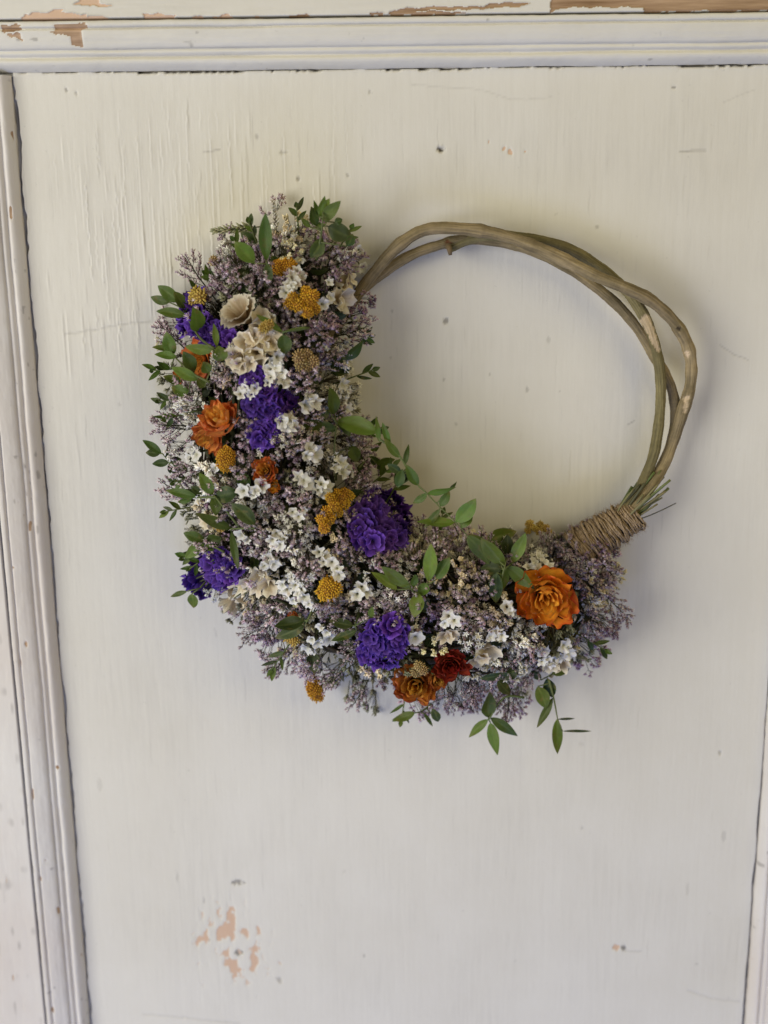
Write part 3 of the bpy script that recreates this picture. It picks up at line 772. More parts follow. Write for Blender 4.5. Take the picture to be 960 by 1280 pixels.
def sprig_spray(seed, kind, Ls=.026, nb=11):
    """an open one-sided panicle: side branches arch out and carry rows of florets on their upper side"""
    rg = random.Random(seed); mb = MB()
    tube(mb, [(0, 0, -.020), (.0008, 0, -.006), (0, 0, Ls * .5), (.001, .0006, Ls)], [.0006, .0005, .0004, .0002], 5, STEMC)
    for b in range(nb):
        t = .1 + .9 * b / nb; a = b * 2.4 + rg.uniform(-.4, .4); ln = .013 * (1.15 - .6 * t) * rg.uniform(.8, 1.2)
        s0 = Vector((0, 0, Ls * t * .9)); d = Vector((math.cos(a), math.sin(a), .9)).normalized()
        p1 = s0 + d * ln * .5; p2 = p1 + Vector((d.x, d.y, d.z * 1.7)).normalized() * ln * .55
        bz = spline([s0, p1, p2], 4); tube(mb, bz, [.00026 - .00001 * i for i in range(len(bz))], 3, STEMC, False)
        for i in range(3, len(bz)):
            for w in range(rg.randrange(2, 5)):
                side_ = Vector((-math.sin(a), math.cos(a), 0)) * rg.choice((-1, 1))
                pos = bz[i] + side_ * .0004 + Vector((0, 0, rg.uniform(-.0006, .0006)))
                fd = Vector((d.x * .5, d.y * .5, 1)) + side_ * .7 + rdir(rg, -.6) * .55
                floret_cup(mb, pos, fd, rg.uniform(.0018, .0029), rg.uniform(.0007, .0012), jit(kind['cb'], rg, .3), jit(kind['cm'], rg, .3), jit(lerp3(kind['ct'], kind['cm'], rg.random() ** 2 * .8), rg, .18), rg)
    return mb
def sprig_star(seed, R=.0105, nb=26):
    """white five-pointed star florets on short wiry stalks"""
    rg = random.Random(seed); mb = MB()
    tube(mb, [(0, 0, -.022), (.001, 0, -.014), (0, 0, -.006)], [.0006, .0005, .0004], 5, STEMC)
    for b in range(nb):
        d = rdir(rg, .05); tip = d * R * rg.uniform(.7, 1.08); s0 = Vector((0, 0, -rg.uniform(.003, .012)))
        tube(mb, [s0, tip], [.00026, .00018], 3, (.12, .10, .06), False)
        f = (d + Vector((0, 0, .5)) + rdir(rg, -.5) * .5).normalized(); x, y = perp(f); ph = rg.uniform(0, 6); rr = rg.uniform(.0014, .0023)
        V = [tip - f * .0016, tip - f * .0002]; K = [(.16, .12, .08), (.55, .50, .36)]; Fc = []
        w = jit((.88, .86, .80), rg, .08); up_ = rg.uniform(-.1, .7)
        for i in range(5):
            a = ph + i * 1.2566
            e = x * math.cos(a) + y * math.sin(a); e2 = x * math.cos(a + .5) + y * math.sin(a + .5); e3 = x * math.cos(a - .5) + y * math.sin(a - .5)
            k = len(V)
            V += [tip + e3 * rr * .42 + f * rr * up_ * .3, tip + e * rr * rg.uniform(.85, 1.1) + f * rr * up_, tip + e2 * rr * .42 + f * rr * up_ * .3]; K += [lerp3(w, (.4, .34, .24), .25), w, lerp3(w, (.4, .34, .24), .25)]
            Fc += [(1, k, k + 1), (1, k + 1, k + 2), (0, k + 2, k)]
        mb.add(V, Fc, K)
        for q in range(3):
            floret_cup(mb, tip - f * rg.uniform(.001, .004) + rdir(rg, -1) * .001, f + rdir(rg, -1) * .8, .0018, .0006, (.10, .08, .04), (.22, .17, .12), (.60, .54, .46), rg)
    return mb
def meshes(fn, n, name, mat, **kw):
    return [fn(seed=100 + 7 * k, **kw).mesh(name, mat) for k in range(n)]
S_LIL = meshes(sprig_cup, 7, 'lilac_sprig', MAT_FLORET, kind=LILAC)
S_LI2 = meshes(sprig_cup, 3, 'violet_sprig', MAT_FLORET, kind=LILAC2)
S_LON = meshes(sprig_cup, 2, 'long_lilac_sprig', MAT_FLORET, kind=LILAC2, R=.0075, elong=2.6, nb=12)
S_WHT = meshes(sprig_needle, 5, 'white_sprig', MAT_FLORET)
S_CRM = meshes(sprig_needle, 3, 'cream_sprig', MAT_FLORET, ct=(.80, .70, .47), cb=(.22, .17, .06), L=.0026, r=.00062, nb=10)
S_GRN = meshes(sprig_needle, 3, 'green_sprig', MAT_FLORET, ct=(.30, .29, .19), cb=(.07, .08, .03), L=.0032, r=.0004, nb=8)
S_SPR = meshes(sprig_spray, 6, 'lilac_spray', MAT_FLORET, kind=dict(cb=(.07, .045, .04), cm=(.30, .18, .225), ct=(.93, .83, .81)))
S_STR = meshes(sprig_star, 5, 'star_sprig', MAT_FLORET)
S_SPK = [sprig_spike(3, (.62, .58, .47), (.16, .14, .07)).mesh('spike_sprig', MAT_FLORET), sprig_spike(4, (.30, .28, .18), (.08, .08, .035)).mesh('spike_sprig', MAT_FLORET)]
KINDS = {'spr': ('sea_lavender_spray', S_SPR), 'str': ('white_star_sprig', S_STR), 'lil': ('sea_lavender_sprig', S_LIL), 'li2': ('purple_lavender_sprig', S_LI2), 'lon': ('sea_lavender_spike', S_LON), 'wht': ('white_statice_sprig', S_WHT), 'crm': ('cream_bud_sprig', S_CRM), 'grn': ('green_bud_sprig', S_GRN)}

# hero flowers occupy room: (px, py, radius)
HERO = []
def put_sprig(kind, px, py, lift=0.0, scale=1.0, tilt=.45, axis=None, rg=rnd):
    p, n, s = surf(px, py)
    if axis is None:
        axis = (n + Vector((rg.gauss(0, tilt), rg.gauss(0, tilt) * .6, rg.gauss(0, tilt)))).normalized()
        if axis.y > -.1: axis.y = -.1
        if axis.dot(n) < .45: axis = (axis + n).normalized()
    nm, ms = KINDS[kind]
    loc = p - axis.normalized() * (.0095 * scale - lift)
    return link(nm, rg.choice(ms), wreath, frame(loc, axis, rg.uniform(0, 6.28), scale), kind='stuff')

ZONES = [(250, 485, 36, 'wht'), (215, 470, 28, 'grn'), (225, 500, 22, 'wht'), (235, 590, 34, 'wht'), (248, 615, 25, 'crm'), (430, 470, 28, 'str'), (420, 570, 26, 'str'), (340, 690, 34, 'wht'), (372, 682, 26, 'str'),
         (470, 768, 26, 'str'), (452, 720, 22, 'wht'), (580, 738, 48, 'crm'), (560, 700, 30, 'crm'), (630, 820, 42, 'wht'), (615, 770, 36, 'str'), (700, 825, 34, 'grn'), (660, 810, 28, 'wht'), (500, 700, 28, 'str'),
         (430, 845, 34, 'grn'), (455, 870, 24, 'grn'), (300, 640, 26, 'wht'), (262, 660, 24, 'crm'), (290, 340, 22, 'grn'), (330, 285, 18, 'wht'), (390, 430, 22, 'lil'), (640, 680, 24, 'str'), (665, 700, 24, 'str'), (400, 600, 24, 'str'), (230, 540, 22, 'wht'), (300, 330, 16, 'wht'), (350, 640, 18, 'wht')]
def zone(px, py, rg):
    for x, y, r, k in ZONES:
        if math.hypot(px - x, py - y) < r and rg.random() < .8: return k
    u = rg.random()
    return 'lil' if u < .48 else ('li2' if u < .61 else ('str' if u < .72 else ('wht' if u < .80 else ('crm' if u < .88 else 'grn'))))

# --- papery funnel florets (statice) --------------------------------------------
def funnel(seed, seg=15, lobes=5, ruffle=.25, depth=.9, cin=(.5, .5, .5), cmid=(.7, .7, .7), crim=(.8, .8, .8), notch=.18, stripe=0.0, cstripe=(.3, .2, .1), eye=None, rings=(.12, .45, .8, 1.0), zs=None):
    """unit funnel, rim radius 1, opening along +Z, foot at z = -depth"""
    rg = random.Random(seed); mb = MB(); V = []; K = []; Fc = []
    zs = zs or (-depth, -depth * .35, -.06, 0.0)
    ph = rg.uniform(0, 6); rf = [rg.uniform(-1, 1) for _ in range(seg)]; rr = [rg.uniform(-1, 1) for _ in range(seg)]
    V.append(Vector((0, 0, zs[0] - .1))); K.append(eye or cin)
    for j, (r, z) in enumerate(zip(rings, zs)):
        t = j / (len(rings) - 1)
        for i in range(seg):
            a = 2 * math.pi * i / seg
            lob = 1 - notch * t * (0.5 - 0.5 * math.cos(lobes * a + ph)) 
            rad = r * (lob + .10 * rr[i] * t)
            zz = z + ruffle * t * t * (rf[i] * .7 + .5 * math.sin(lobes * a + ph))
            V.append(Vector((rad * math.cos(a), rad * math.sin(a), zz)))
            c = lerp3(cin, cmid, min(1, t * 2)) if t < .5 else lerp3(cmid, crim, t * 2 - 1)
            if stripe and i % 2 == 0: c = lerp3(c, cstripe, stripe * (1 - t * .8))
            K.append(jit(c, rg, .08))
    for i in range(seg):
        k = (i + 1) % seg
        Fc.append((0, 1 + i, 1 + k))
        for j in range(len(rings) - 1):
            Fc.append((1 + j * seg + i, 1 + (j + 1) * seg + i, 1 + (j + 1) * seg + k, 1 + j * seg + k))
    mb.add(V, Fc, K); return mb
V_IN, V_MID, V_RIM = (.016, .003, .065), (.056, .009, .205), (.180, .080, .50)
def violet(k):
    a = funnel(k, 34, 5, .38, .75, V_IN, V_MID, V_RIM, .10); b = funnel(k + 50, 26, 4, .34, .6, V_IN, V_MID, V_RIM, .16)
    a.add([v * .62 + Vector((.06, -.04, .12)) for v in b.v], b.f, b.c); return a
FL_VIO = [violet(k).mesh('violet_floret', MAT_VIOLET, smooth=k % 2 > 0) for k in range(6)]
FL_WHT = [funnel(20 + k, 20, 5, .12 + .05 * k, .8, (.55, .54, .34), (.86, .84, .78), (.92, .91, .87), .46 - .045 * k, eye=(.30, .29, .10), rings=(.10, .28, .66, 1.0), zs=(-.75, -.22, -.08, -.02)).mesh('white_floret', MAT_PETAL) for k in range(8)]
FL_CRM = [funnel(40 + k, 26, 6, .30, .8, (.42, .30, .15), (.80, .71, .53), (.88, .82, .69), .20, .35, (.58, .43, .24), zs=(-.8, -.30, -.10, .0)).mesh('cream_floret', MAT_PETAL) for k in range(5)]
FL_FAN = [funnel(60 + k, 40, 20, .10, 1.3, (.22, .12, .05), (.46, .32, .17), (.86, .80, .66), .10, .75, (.30, .18, .08), rings=(.12, .40, .72, 1.0), zs=(-1.1, -.55, -.18, 0)).mesh('fan_petals', MAT_PETAL) for k in range(2)]

def reserve(px, py, r): HERO.append((px, py, r))
def cluster(name, florets, spots, size, lift=.004, label=None, spread=.5, seed=0, fl_name='floret', depth_jit=.002, turn=None):
    """spots: list of (px, py); a part with floret sub-parts and a little stem"""
    rg = random.Random(seed); cx = sum(s[0] for s in spots) / len(spots); cy = sum(s[1] for s in spots) / len(spots)
    p, n, s = surf(cx, cy); foot = p - n * .022
    mb = MB()
    pos = []
    for (x, y) in spots:
        q, m, _ = surf(x, y)
        q = P(x, y, bundle(x, y)[0] + lift + rg.uniform(-depth_jit, depth_jit))
        d = (n * .8 + m * .3 + (q - p) * (spread / .012) + Vector((rg.gauss(0, .22), rg.gauss(0, .12), rg.gauss(0, .22))))
        if turn: d += Vector(turn)
        pos.append((q, d.normalized()))
    tube(mb, [foot, foot + n * .008, p - n * .006], [.0008, .0007, .0006], 5, (.09, .10, .04))
    for q, d in pos:
        tube(mb, spline([p - n * .008, (p + q) / 2 - n * .004, q - d * size * 1.0], 2), [.0004] * 5, 4, (.10, .11, .045), False)
    par = link(name, mb.mesh(name + '_stalk', MAT_STEM), wreath, label=label)
    for q, d in pos:
        sc = size * rg.uniform(.68, 1.18)
        link(fl_name, rg.choice(florets), par, frame(q, d, rg.uniform(0, 6.28), (sc * rg.uniform(.82, 1.12), sc, sc * rg.uniform(.6, 1.6))))
    return par
def ell_spots(px, py, rx, ry, ang, step, seed):
    rg = random.Random(seed); out = []; ca, sa = math.cos(ang), math.sin(ang)
    for t in range(900):
        u = rg.uniform(-1, 1); v = rg.uniform(-1, 1)
        if u * u + v * v > 1: continue
        x = u * rx; y = v * ry; q = (px + x * ca - y * sa, py + x * sa + y * ca)
        if all(math.hypot(q[0] - o[0], q[1] - o[1]) > step for o in out): out.append(q)
    return out
# violet statice
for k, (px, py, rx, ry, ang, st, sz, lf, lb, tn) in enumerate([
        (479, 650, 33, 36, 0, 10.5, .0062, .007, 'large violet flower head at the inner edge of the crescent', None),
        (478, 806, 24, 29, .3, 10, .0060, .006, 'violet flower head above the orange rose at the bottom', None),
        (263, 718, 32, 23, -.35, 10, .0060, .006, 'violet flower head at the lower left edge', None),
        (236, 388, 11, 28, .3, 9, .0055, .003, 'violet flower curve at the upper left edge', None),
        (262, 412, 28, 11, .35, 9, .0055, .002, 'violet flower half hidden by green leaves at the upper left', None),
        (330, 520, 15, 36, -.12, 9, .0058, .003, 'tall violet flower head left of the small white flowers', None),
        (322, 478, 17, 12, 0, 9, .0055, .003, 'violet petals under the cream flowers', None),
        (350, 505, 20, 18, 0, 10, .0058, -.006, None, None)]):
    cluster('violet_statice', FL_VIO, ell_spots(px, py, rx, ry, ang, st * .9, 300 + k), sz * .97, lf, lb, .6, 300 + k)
    reserve(px, py, min(rx, ry) * .95)
    if ry > 1.5 * rx or rx > 1.5 * ry:
        ca, sa = math.cos(ang), math.sin(ang); big = max(rx, ry) * .6
        for s in (-1, 1):
            reserve(px + s * big * (ca if rx > ry else -sa), py + s * big * (sa if rx > ry else ca), min(rx, ry) * .9)
# white statice: small star flowers in loose clusters
WH = [[(306, 486), (313, 493), (300, 492), (319, 486), (310, 481)], [(345, 458), (352, 466), (338, 470), (347, 474), (355, 476), (340, 462), (335, 478)], [(348, 447), (341, 452)],
      [(374, 325), (371, 337), (366, 345), (377, 345), (362, 356), (371, 354), (357, 365)], [(409, 376), (414, 371), (404, 380), (412, 352)], [(441, 308), (448, 312), (437, 316), (455, 335)],
      [(352, 527), (362, 524), (368, 531), (358, 533)], [(420, 570), (428, 578), (436, 583), (430, 590), (420, 584), (441, 592)], [(402, 604), (410, 608), (398, 612), (405, 616)],
      [(380, 600), (374, 596), (386, 604)], [(310, 610), (320, 613), (327, 607), (316, 618), (303, 614)], [(398, 690), (407, 695), (415, 703), (421, 712), (404, 703), (424, 720)],
      [(363, 722), (368, 732), (357, 738), (372, 742), (380, 748), (366, 752), (386, 756), (376, 738), (352, 732)], [(389, 800), (397, 806), (383, 812), (391, 815)], [(400, 785), (408, 792), (413, 800)],
      [(674, 694), (680, 700), (668, 702), (686, 706), (662, 708), (674, 712)], [(640, 764), (634, 758)], [(706, 808), (712, 818), (702, 822), (694, 826)], [(680, 815), (686, 824), (678, 828), (690, 832)],
      [(452, 735), (460, 741), (446, 744)], [(512, 792), (520, 798)], [(300, 670), (308, 676), (296, 680)], [(346, 668), (354, 674), (340, 676), (350, 682)], [(560, 770), (568, 776), (556, 780)], [(388, 560), (396, 566), (384, 570)], [(268, 585), (262, 592)], [(335, 700), (343, 706), (330, 708)],
      [(430, 480), (437, 488), (424, 492), (433, 500)], [(388, 495), (394, 502), (384, 506)], [(250, 615), (256, 622), (246, 626)], [(366, 640), (374, 646), (380, 638)], [(238, 560), (244, 568), (234, 572)], [(436, 512), (442, 506)], [(620, 790), (628, 796), (614, 796)]]
for k, sp in enumerate(WH):
    cluster('white_statice', FL_WHT, sp, .0038, .006, None, .22, 400 + k, depth_jit=.0015)
    for x, y in sp: reserve(x, y, 5)
# cream papery flowers
for k, (sp, sz, lb, tn) in enumerate([
        ([(316, 420), (328, 412), (305, 428), (333, 428), (320, 436), (340, 424)], .0060, 'cluster of cream papery flowers with brown throats', None),
        ([(294, 448), (298, 458)], .0056, None, (-.4, 0, -.3)), ([(312, 455), (318, 448)], .0062, None, (-.1, 0, -.5)),
        ([(433, 350), (437, 360), (424, 372), (434, 376), (441, 344)], .0066, 'cream papery flowers beside the vine at the top', (.5, 0, .1)),
        ([(603, 823), (612, 818), (596, 828)], .0066, 'single cream flower right of the red rose', (.1, 0, -.2)),
        ([(283, 742), (296, 735), (308, 730), (284, 758), (298, 754), (325, 724), (335, 734), (318, 738)], .0054, 'beige papery flowers beside the violet head at the lower left', (-.2, 0, -.3)),
        ([(690, 836), (697, 842), (702, 834)], .0048, None, (0, 0, -.4)), ([(556, 798), (565, 794)], .0044, None, None), ([(254, 652), (262, 658), (270, 652)], .0046, None, (-.4, 0, 0)), ([(326, 395), (336, 400)], .0050, None, None)]):
    cluster('cream_statice', FL_CRM, sp, sz, .006, lb, .45, 500 + k, turn=tn)
    for x, y in sp: reserve(x, y, 10)
p, n, s = surf(301, 392)
mb = MB(); tube(mb, [p - n * .02, p - n * .008], .0008, 5, (.12, .10, .05))
fan = link('cream_fan_flower', mb.mesh('fan_stalk', MAT_STEM), wreath, label='cream ribbed fan shaped flower with brown streaks near the top')
link('petal_fan', FL_FAN[0], fan, frame(P(297, 388, .058), Vector((-.42, -.55, .55)), .4, (.0104, .0104, .0088)))
link('petal_fan', FL_FAN[1], fan, frame(P(294, 384, .056), Vector((-.45, -.55, .6)), 1.4, (.0082, .0082, .0074)))
reserve(298, 390, 24)

# --- roses ---------------------------------------------------------------------
def petal(rg, r0, r1, Hh, half, curl, tipw, pal, crink=.055):
    nu, nv = 9, 7; V = []; K = []; Fc = []
    ph = rg.uniform(0, 6); tilt = rg.uniform(-.3, .3)
    for j in range(nv):
        v = j / (nv - 1)
        w = (1 - (1 - (v * .9 + .1)) ** 2) ** .6 * (1 - .5 * v ** 5)
        for i in range(nu):
            u = i / (nu - 1) * 2 - 1
            ev = v * (1 - .30 * abs(u) ** 3 * v)
            rad = r0 + (r1 - r0) * math.sin(ev * 1.45) + curl * ev ** 4 * (1 + .3 * math.cos(u * 3 + ph))
            a = u * half * w + tilt * v
            e = max(abs(u), v)
            cr = crink * r1 * (1.8 * e ** 3 * math.sin(u * 5 + v * 6 + ph) + 1.3 * v * math.sin(u * 3.1 + ph * 2) * math.sin(v * 5 + ph)) + crink * .28 * r1 * e * rg.uniform(-1, 1)
            z = Hh * ev - abs(curl) * .8 * ev ** 6 + cr * .6
            V.append(Vector(((rad + cr) * math.cos(a), (rad + cr) * math.sin(a), z)))
            edge = max(v ** 5, abs(u) ** 4 * .8)
            c = lerp3(pal[0], pal[1], min(1, v * 1.3)); c = lerp3(c, pal[2], min(1, edge * 1.0 + .35 * max(0, math.sin(u * 6 + v * 4 + ph)) * v))
            K.append(jit(c, rg, .14))
    for j in range(nv - 1):
        for i in range(nu - 1):
            Fc.append((j * nu + i, j * nu + i + 1, (j + 1) * nu + i + 1, (j + 1) * nu + i))
    mb = MB(); mb.add(V, Fc, K); return mb
OR = [(.90, .52, .05), (.86, .36, .028), (.54, .085, .012)]
ORD = [(.70, .34, .06), (.58, .20, .035), (.32, .07, .02)]
PEA = [(.86, .46, .15), (.80, .31, .08), (.52, .12, .035)]
RED = [(.28, .05, .015), (.34, .035, .018), (.22, .018, .012)]
RDO = [(.66, .28, .05), (.60, .19, .04), (.46, .085, .02)]
def rose(px, py, rpx, axis, pal, layers, label, lift=.006, seed=0, squash=1.0, roll=0.0):
    rg = random.Random(seed); p, n, s = surf(px, py); R = rpx * PXM * .93
    axis = Vector(axis).normalized()
    top = P(px, py, bundle(px, py)[0] + lift)
    base = top - axis * R * .75
    mw = frame(base, axis, roll, (1, squash, 1))
    mb = MB(); tube(mb, [(0, 0, -.018), (0, 0, -.004), (0, 0, R * .25)], [.0009, .0012, R * .3], 8, (.09, .11, .04))
    par = link('rose', mb.mesh('rose_hip', MAT_STEM), wreath, mw, label)
    for (cnt, f0, f1, hz, half, curl) in layers:
        a0 = rg.uniform(0, 6)
        for k in range(cnt):
            a = a0 + 2 * math.pi * k / cnt + rg.uniform(-.18, .18)
            pl_ = [lerp3(c, (.92, .62, .09), .7 * max(0, 1 - f1 * 1.35) * (.0 if pal is RED else 1.0)) for c in pal]
            pm = petal(rg, R * f0 * .5, R * f1 * rg.uniform(.93, 1.07), R * hz * rg.uniform(.94, 1.06), half, R * curl * rg.uniform(.6, 1.3), .15, pl_)
            link('petal', pm.mesh('petal', MAT_ROSE), par, mw @ Matrix.Rotation(a, 4, 'Z'))
    reserve(px, py, rpx * .88)
    return par
OPEN = [(3, .10, .12, .78, 1.3, .01), (4, .14, .23, .86, 1.1, .03), (5, .2, .36, .92, .9, .05), (5, .3, .50, .93, .85, .10), (6, .36, .66, .86, .72, .14), (6, .4, .84, .70, .62, .18), (6, .4, .97, .48, .58, .16)]
CUP = [(3, .10, .12, .86, 1.3, .0), (3, .14, .22, .94, 1.2, .0), (4, .2, .36, 1.0, 1.05, -.03), (4, .3, .52, 1.0, 1.0, -.05), (4, .36, .66, .95, .95, -.05), (5, .4, .81, .84, .85, -.06), (5, .42, .96, .66, .78, .0)]
BUD = [(3, .1, .14, 1.08, 1.3, .0), (4, .2, .32, 1.12, 1.1, -.04), (5, .3, .55, 1.08, .95, -.10), (5, .4, .78, .98, .85, -.14), (5, .45, .92, .80, .75, -.06)]
rose(683, 751, 43, (-.05, -1, -.10), OR, CUP, 'large open orange rose beside the twine wrap', .010, 1, 1.0)
rose(519, 858, 34, (-.1, -.9, .15), ORD, BUD, 'brownish orange rose at the bottom edge', .010, 2, .95)
rose(549, 850, 17, (.3, -.9, -.1), ORD, BUD, 'small orange bud attached to the brownish rose', .011, 3)
rose(563, 833, 26, (-.05, -.95, .15), RED, CUP, 'dark red rose at the bottom of the crescent', .010, 4, .8)
rose(272, 520, 29, (-.3, -.7, .6), PEA, BUD, 'orange rose bud at the left edge', .008, 5)
rose(257, 548, 26, (-.5, -.75, -.4), PEA, BUD, 'pale orange rose below the left bud', .004, 6)
rose(245, 452, 24, (-.5, -.8, -.1), RDO, OPEN, 'orange rose mostly hidden under leaves at the upper left', .001, 7)
rose(330, 588, 19, (-.1, -.9, .3), RDO, BUD, 'red orange bud in the middle of the left arm', .003, 8)
rose(341, 608, 11, (.1, -.95, -.1), OR, BUD, 'tiny orange bud under the red orange one', .002, 9)
rose(366, 771, 8, (0, -1, -.2), RDO, BUD, None, .003, 10)
rose(222, 470, 13, (-.7, -.7, 0), RDO, BUD, None, .001, 12)

# --- yellow heads ---------------------------------------------------------------
def button(seed, n=190, c0=(.74, .43, .03), c1=(.46, .20, .014), flat=.75, rb=.10, core=(.24, .11, .012)):
    rg = random.Random(seed); mb = MB()
    # core dome
    V = []; K = []; Fc = []; nu, nv = 12, 6
    for j in range(nv + 1):
        th = math.pi * .62 * j / nv
        for i in range(nu):
            a = 2 * math.pi * i / nu; V.append(Vector((.92 * math.sin(th) * math.cos(a), .92 * math.sin(th) * math.sin(a), .92 * flat * math.cos(th)))); K.append(core)
    for j in range(nv):
        for i in range(nu): Fc.append((j * nu + i, (j + 1) * nu + i, (j + 1) * nu + (i + 1) % nu, j * nu + (i + 1) % nu))
    mb.add(V, Fc, K)
    for k in range(n):
        z = 1 - (k + .5) / n * 1.25; r = math.sqrt(max(0, 1 - z * z)); a = k * 2.39996
        d = Vector((r * math.cos(a), r * math.sin(a), z)); p = Vector((d.x, d.y, d.z * flat)) * (rg.uniform(.84, 1.02) + .13 * math.sin(2 * a + seed) * math.sin(4 * z + seed) + .05 * math.sin(5 * a + z * 7))
        x, y = perp(d); c = jit(lerp3(c0, c1, rg.random() ** 1.5), rg, .15); L = rb * rg.uniform(.6, 2.2)
        V = [p + d * L * 1.1]; K = [lerp3(c, (.75, .5, .06), .25)]
        for i in range(5):
            b = i * 1.2566; V.append(p + (x * math.cos(b) + y * math.sin(b)) * rb * .8 + d * L * .5); K.append(c)
        for i in range(5):
            b = i * 1.2566; V.append(p + (x * math.cos(b) + y * math.sin(b)) * rb * .6 - d * rb); K.append(lerp3(c, core, .7))
        Fc = []
        for i in range(5):
            j = (i + 1) % 5; Fc += [(0, 1 + i, 1 + j), (1 + i, 6 + i, 6 + j, 1 + j)]
        mb.add(V, Fc, K)
    return mb
BT = [button(k).mesh('yellow_button', MAT_YELLOW) for k in range(2)]
BTS = [button(10 + k, 42, rb=.22, flat=.85).mesh('small_yellow_button', MAT_YELLOW) for k in range(3)]
BTT = [button(20 + k, 40, (.48, .36, .17), (.34, .23, .10), .95, .2, (.16, .10, .04)).mesh('tan_button', MAT_YELLOW) for k in range(2)]
BTY = [button(30 + k, 36, (.62, .46, .12), (.45, .30, .06), .9, .22, (.22, .13, .02)).mesh('pale_yellow_button', MAT_YELLOW) for k in range(2)]
def yellow(name, px, py, rx, ry, axis, label, lift=.005, ms=BT, roll=0, tail=None):
    p, n, s = surf(px, py); axis = Vector(axis).normalized(); q = P(px, py, bundle(px, py)[0] + lift)
    mb = MB(); tube(mb, [q - axis * (.008 if tail else .022), q - axis * .006, q - axis * .001], [.0007, .0008, .0014], 6, (.10, .11, .05))
    if tail:
        for tx, ty, th in tail: tube(mb, spline([q - axis * .003, (q - axis * .006 + P(tx, ty, th)) / 2 + Vector((0, 0, -.002)), P(tx, ty, th)], 4), .0006, 6, (.13, .15, .06))
    par = link(name, mb.mesh('stalk', MAT_STEM), wreath, label=label)
    link('flower_head', ms[0], par, frame(q - axis * .002, axis, roll, (rx * PXM * .95, ry * PXM * .95, max(rx, ry) * PXM * .9)))
    reserve(px, py, max(rx, ry) * .8)
yellow('yellow_button_flower', 281, 574, 10.5, 15, (-.25, -.95, .1), 'deep yellow button flower under the orange buds')
yellow('yellow_button_flower', 411, 738, 13, 16.5, (-.1, -1, -.1), 'orange yellow button flower in the middle of the bend', roll=-.5)
yellow('yellow_button_flower', 392, 861, 9, 19, (-.75, -.65, -.15), 'yellow button flower hanging at the bottom edge', .012, roll=.15, tail=[(425, 850, .03), (432, 832, .03), (418, 838, .026)])
yellow('yellow_button_flower', 354, 332, 14, 11, (0, -.9, .35), 'brownish yellow button flower among the top sprigs', .003)
def buttons(name, spots, r, ms, label, lift=.007, seed=0):
    rg = random.Random(seed); cx = sum(s[0] for s in spots) / len(spots); cy = sum(s[1] for s in spots) / len(spots)
    p, n, s = surf(cx, cy); mb = MB(); heads = []
    tube(mb, [p - n * .022, p - n * .008], .0007, 5, (.12, .11, .05))
    for x, y in spots:
        q = P(x, y, bundle(x, y)[0] + lift + rg.uniform(-.0015, .0015)); d = (n + (q - p) * 40 + Vector((rg.gauss(0, .15), 0, rg.gauss(0, .15)))).normalized()
        tube(mb, [p - n * .009, (p + q) / 2 - n * .003, q - d * .001], .0004, 4, (.14, .12, .055)); heads.append((q, d))
    par = link(name, mb.mesh('stalks', MAT_STEM), wreath, label=label)
    for q, d in heads:
        link('flower_head', rg.choice(ms), par, frame(q, d, rg.uniform(0, 6), r * PXM * rg.uniform(.85, 1.15)))
    reserve(cx, cy, 13)
buttons('yarrow_cluster', [(362, 380), (372, 382), (380, 373), (378, 388), (388, 378), (391, 370), (384, 391), (366, 372), (382, 364), (393, 386)], 5.6, BTS, 'cluster of small yellow balls under the top white flowers', seed=1)
buttons('yarrow_cluster', [(412, 622), (421, 618), (430, 616), (436, 620), (425, 628), (416, 633), (408, 640), (422, 640), (431, 630), (402, 650), (412, 648), (405, 660), (426, 622)], 5.4, BTS, 'ochre yellow ball cluster left of the large violet flower', seed=2)
buttons('yarrow_cluster', [(662, 655), (668, 660), (675, 656), (682, 660), (673, 664), (686, 664), (660, 663)], 4.2, BTY, 'tiny pale yellow flowers at the inner edge near the twine', .010, seed=3)
buttons('seed_head_cluster', [(374, 447), (383, 443), (391, 452), (385, 458), (376, 456)], 6.5, BTT, 'tan seed balls right of the cream flowers', seed=4)
buttons('yarrow_cluster', [(246, 366), (251, 371), (243, 374)], 8, BTY, 'pair of ochre buds at the upper left', .008, seed=5)
buttons('seed_head_cluster', [(268, 326)], 6.5, BTT, 'single tan bud at the upper left edge', .010, seed=6)
buttons('yarrow_cluster', [(330, 410), (336, 406)], 6, BTY, None, .012, seed=7)
buttons('seed_head_cluster', [(524, 832), (520, 840), (529, 838)], 6, BTT, None, .010, seed=8)
buttons('yarrow_cluster', [(262, 650), (270, 655), (276, 660)], 5, BTY, None, .008, seed=9)
buttons('yarrow_cluster', [(368, 800), (362, 796)], 6, BTY, None, .006, seed=10)

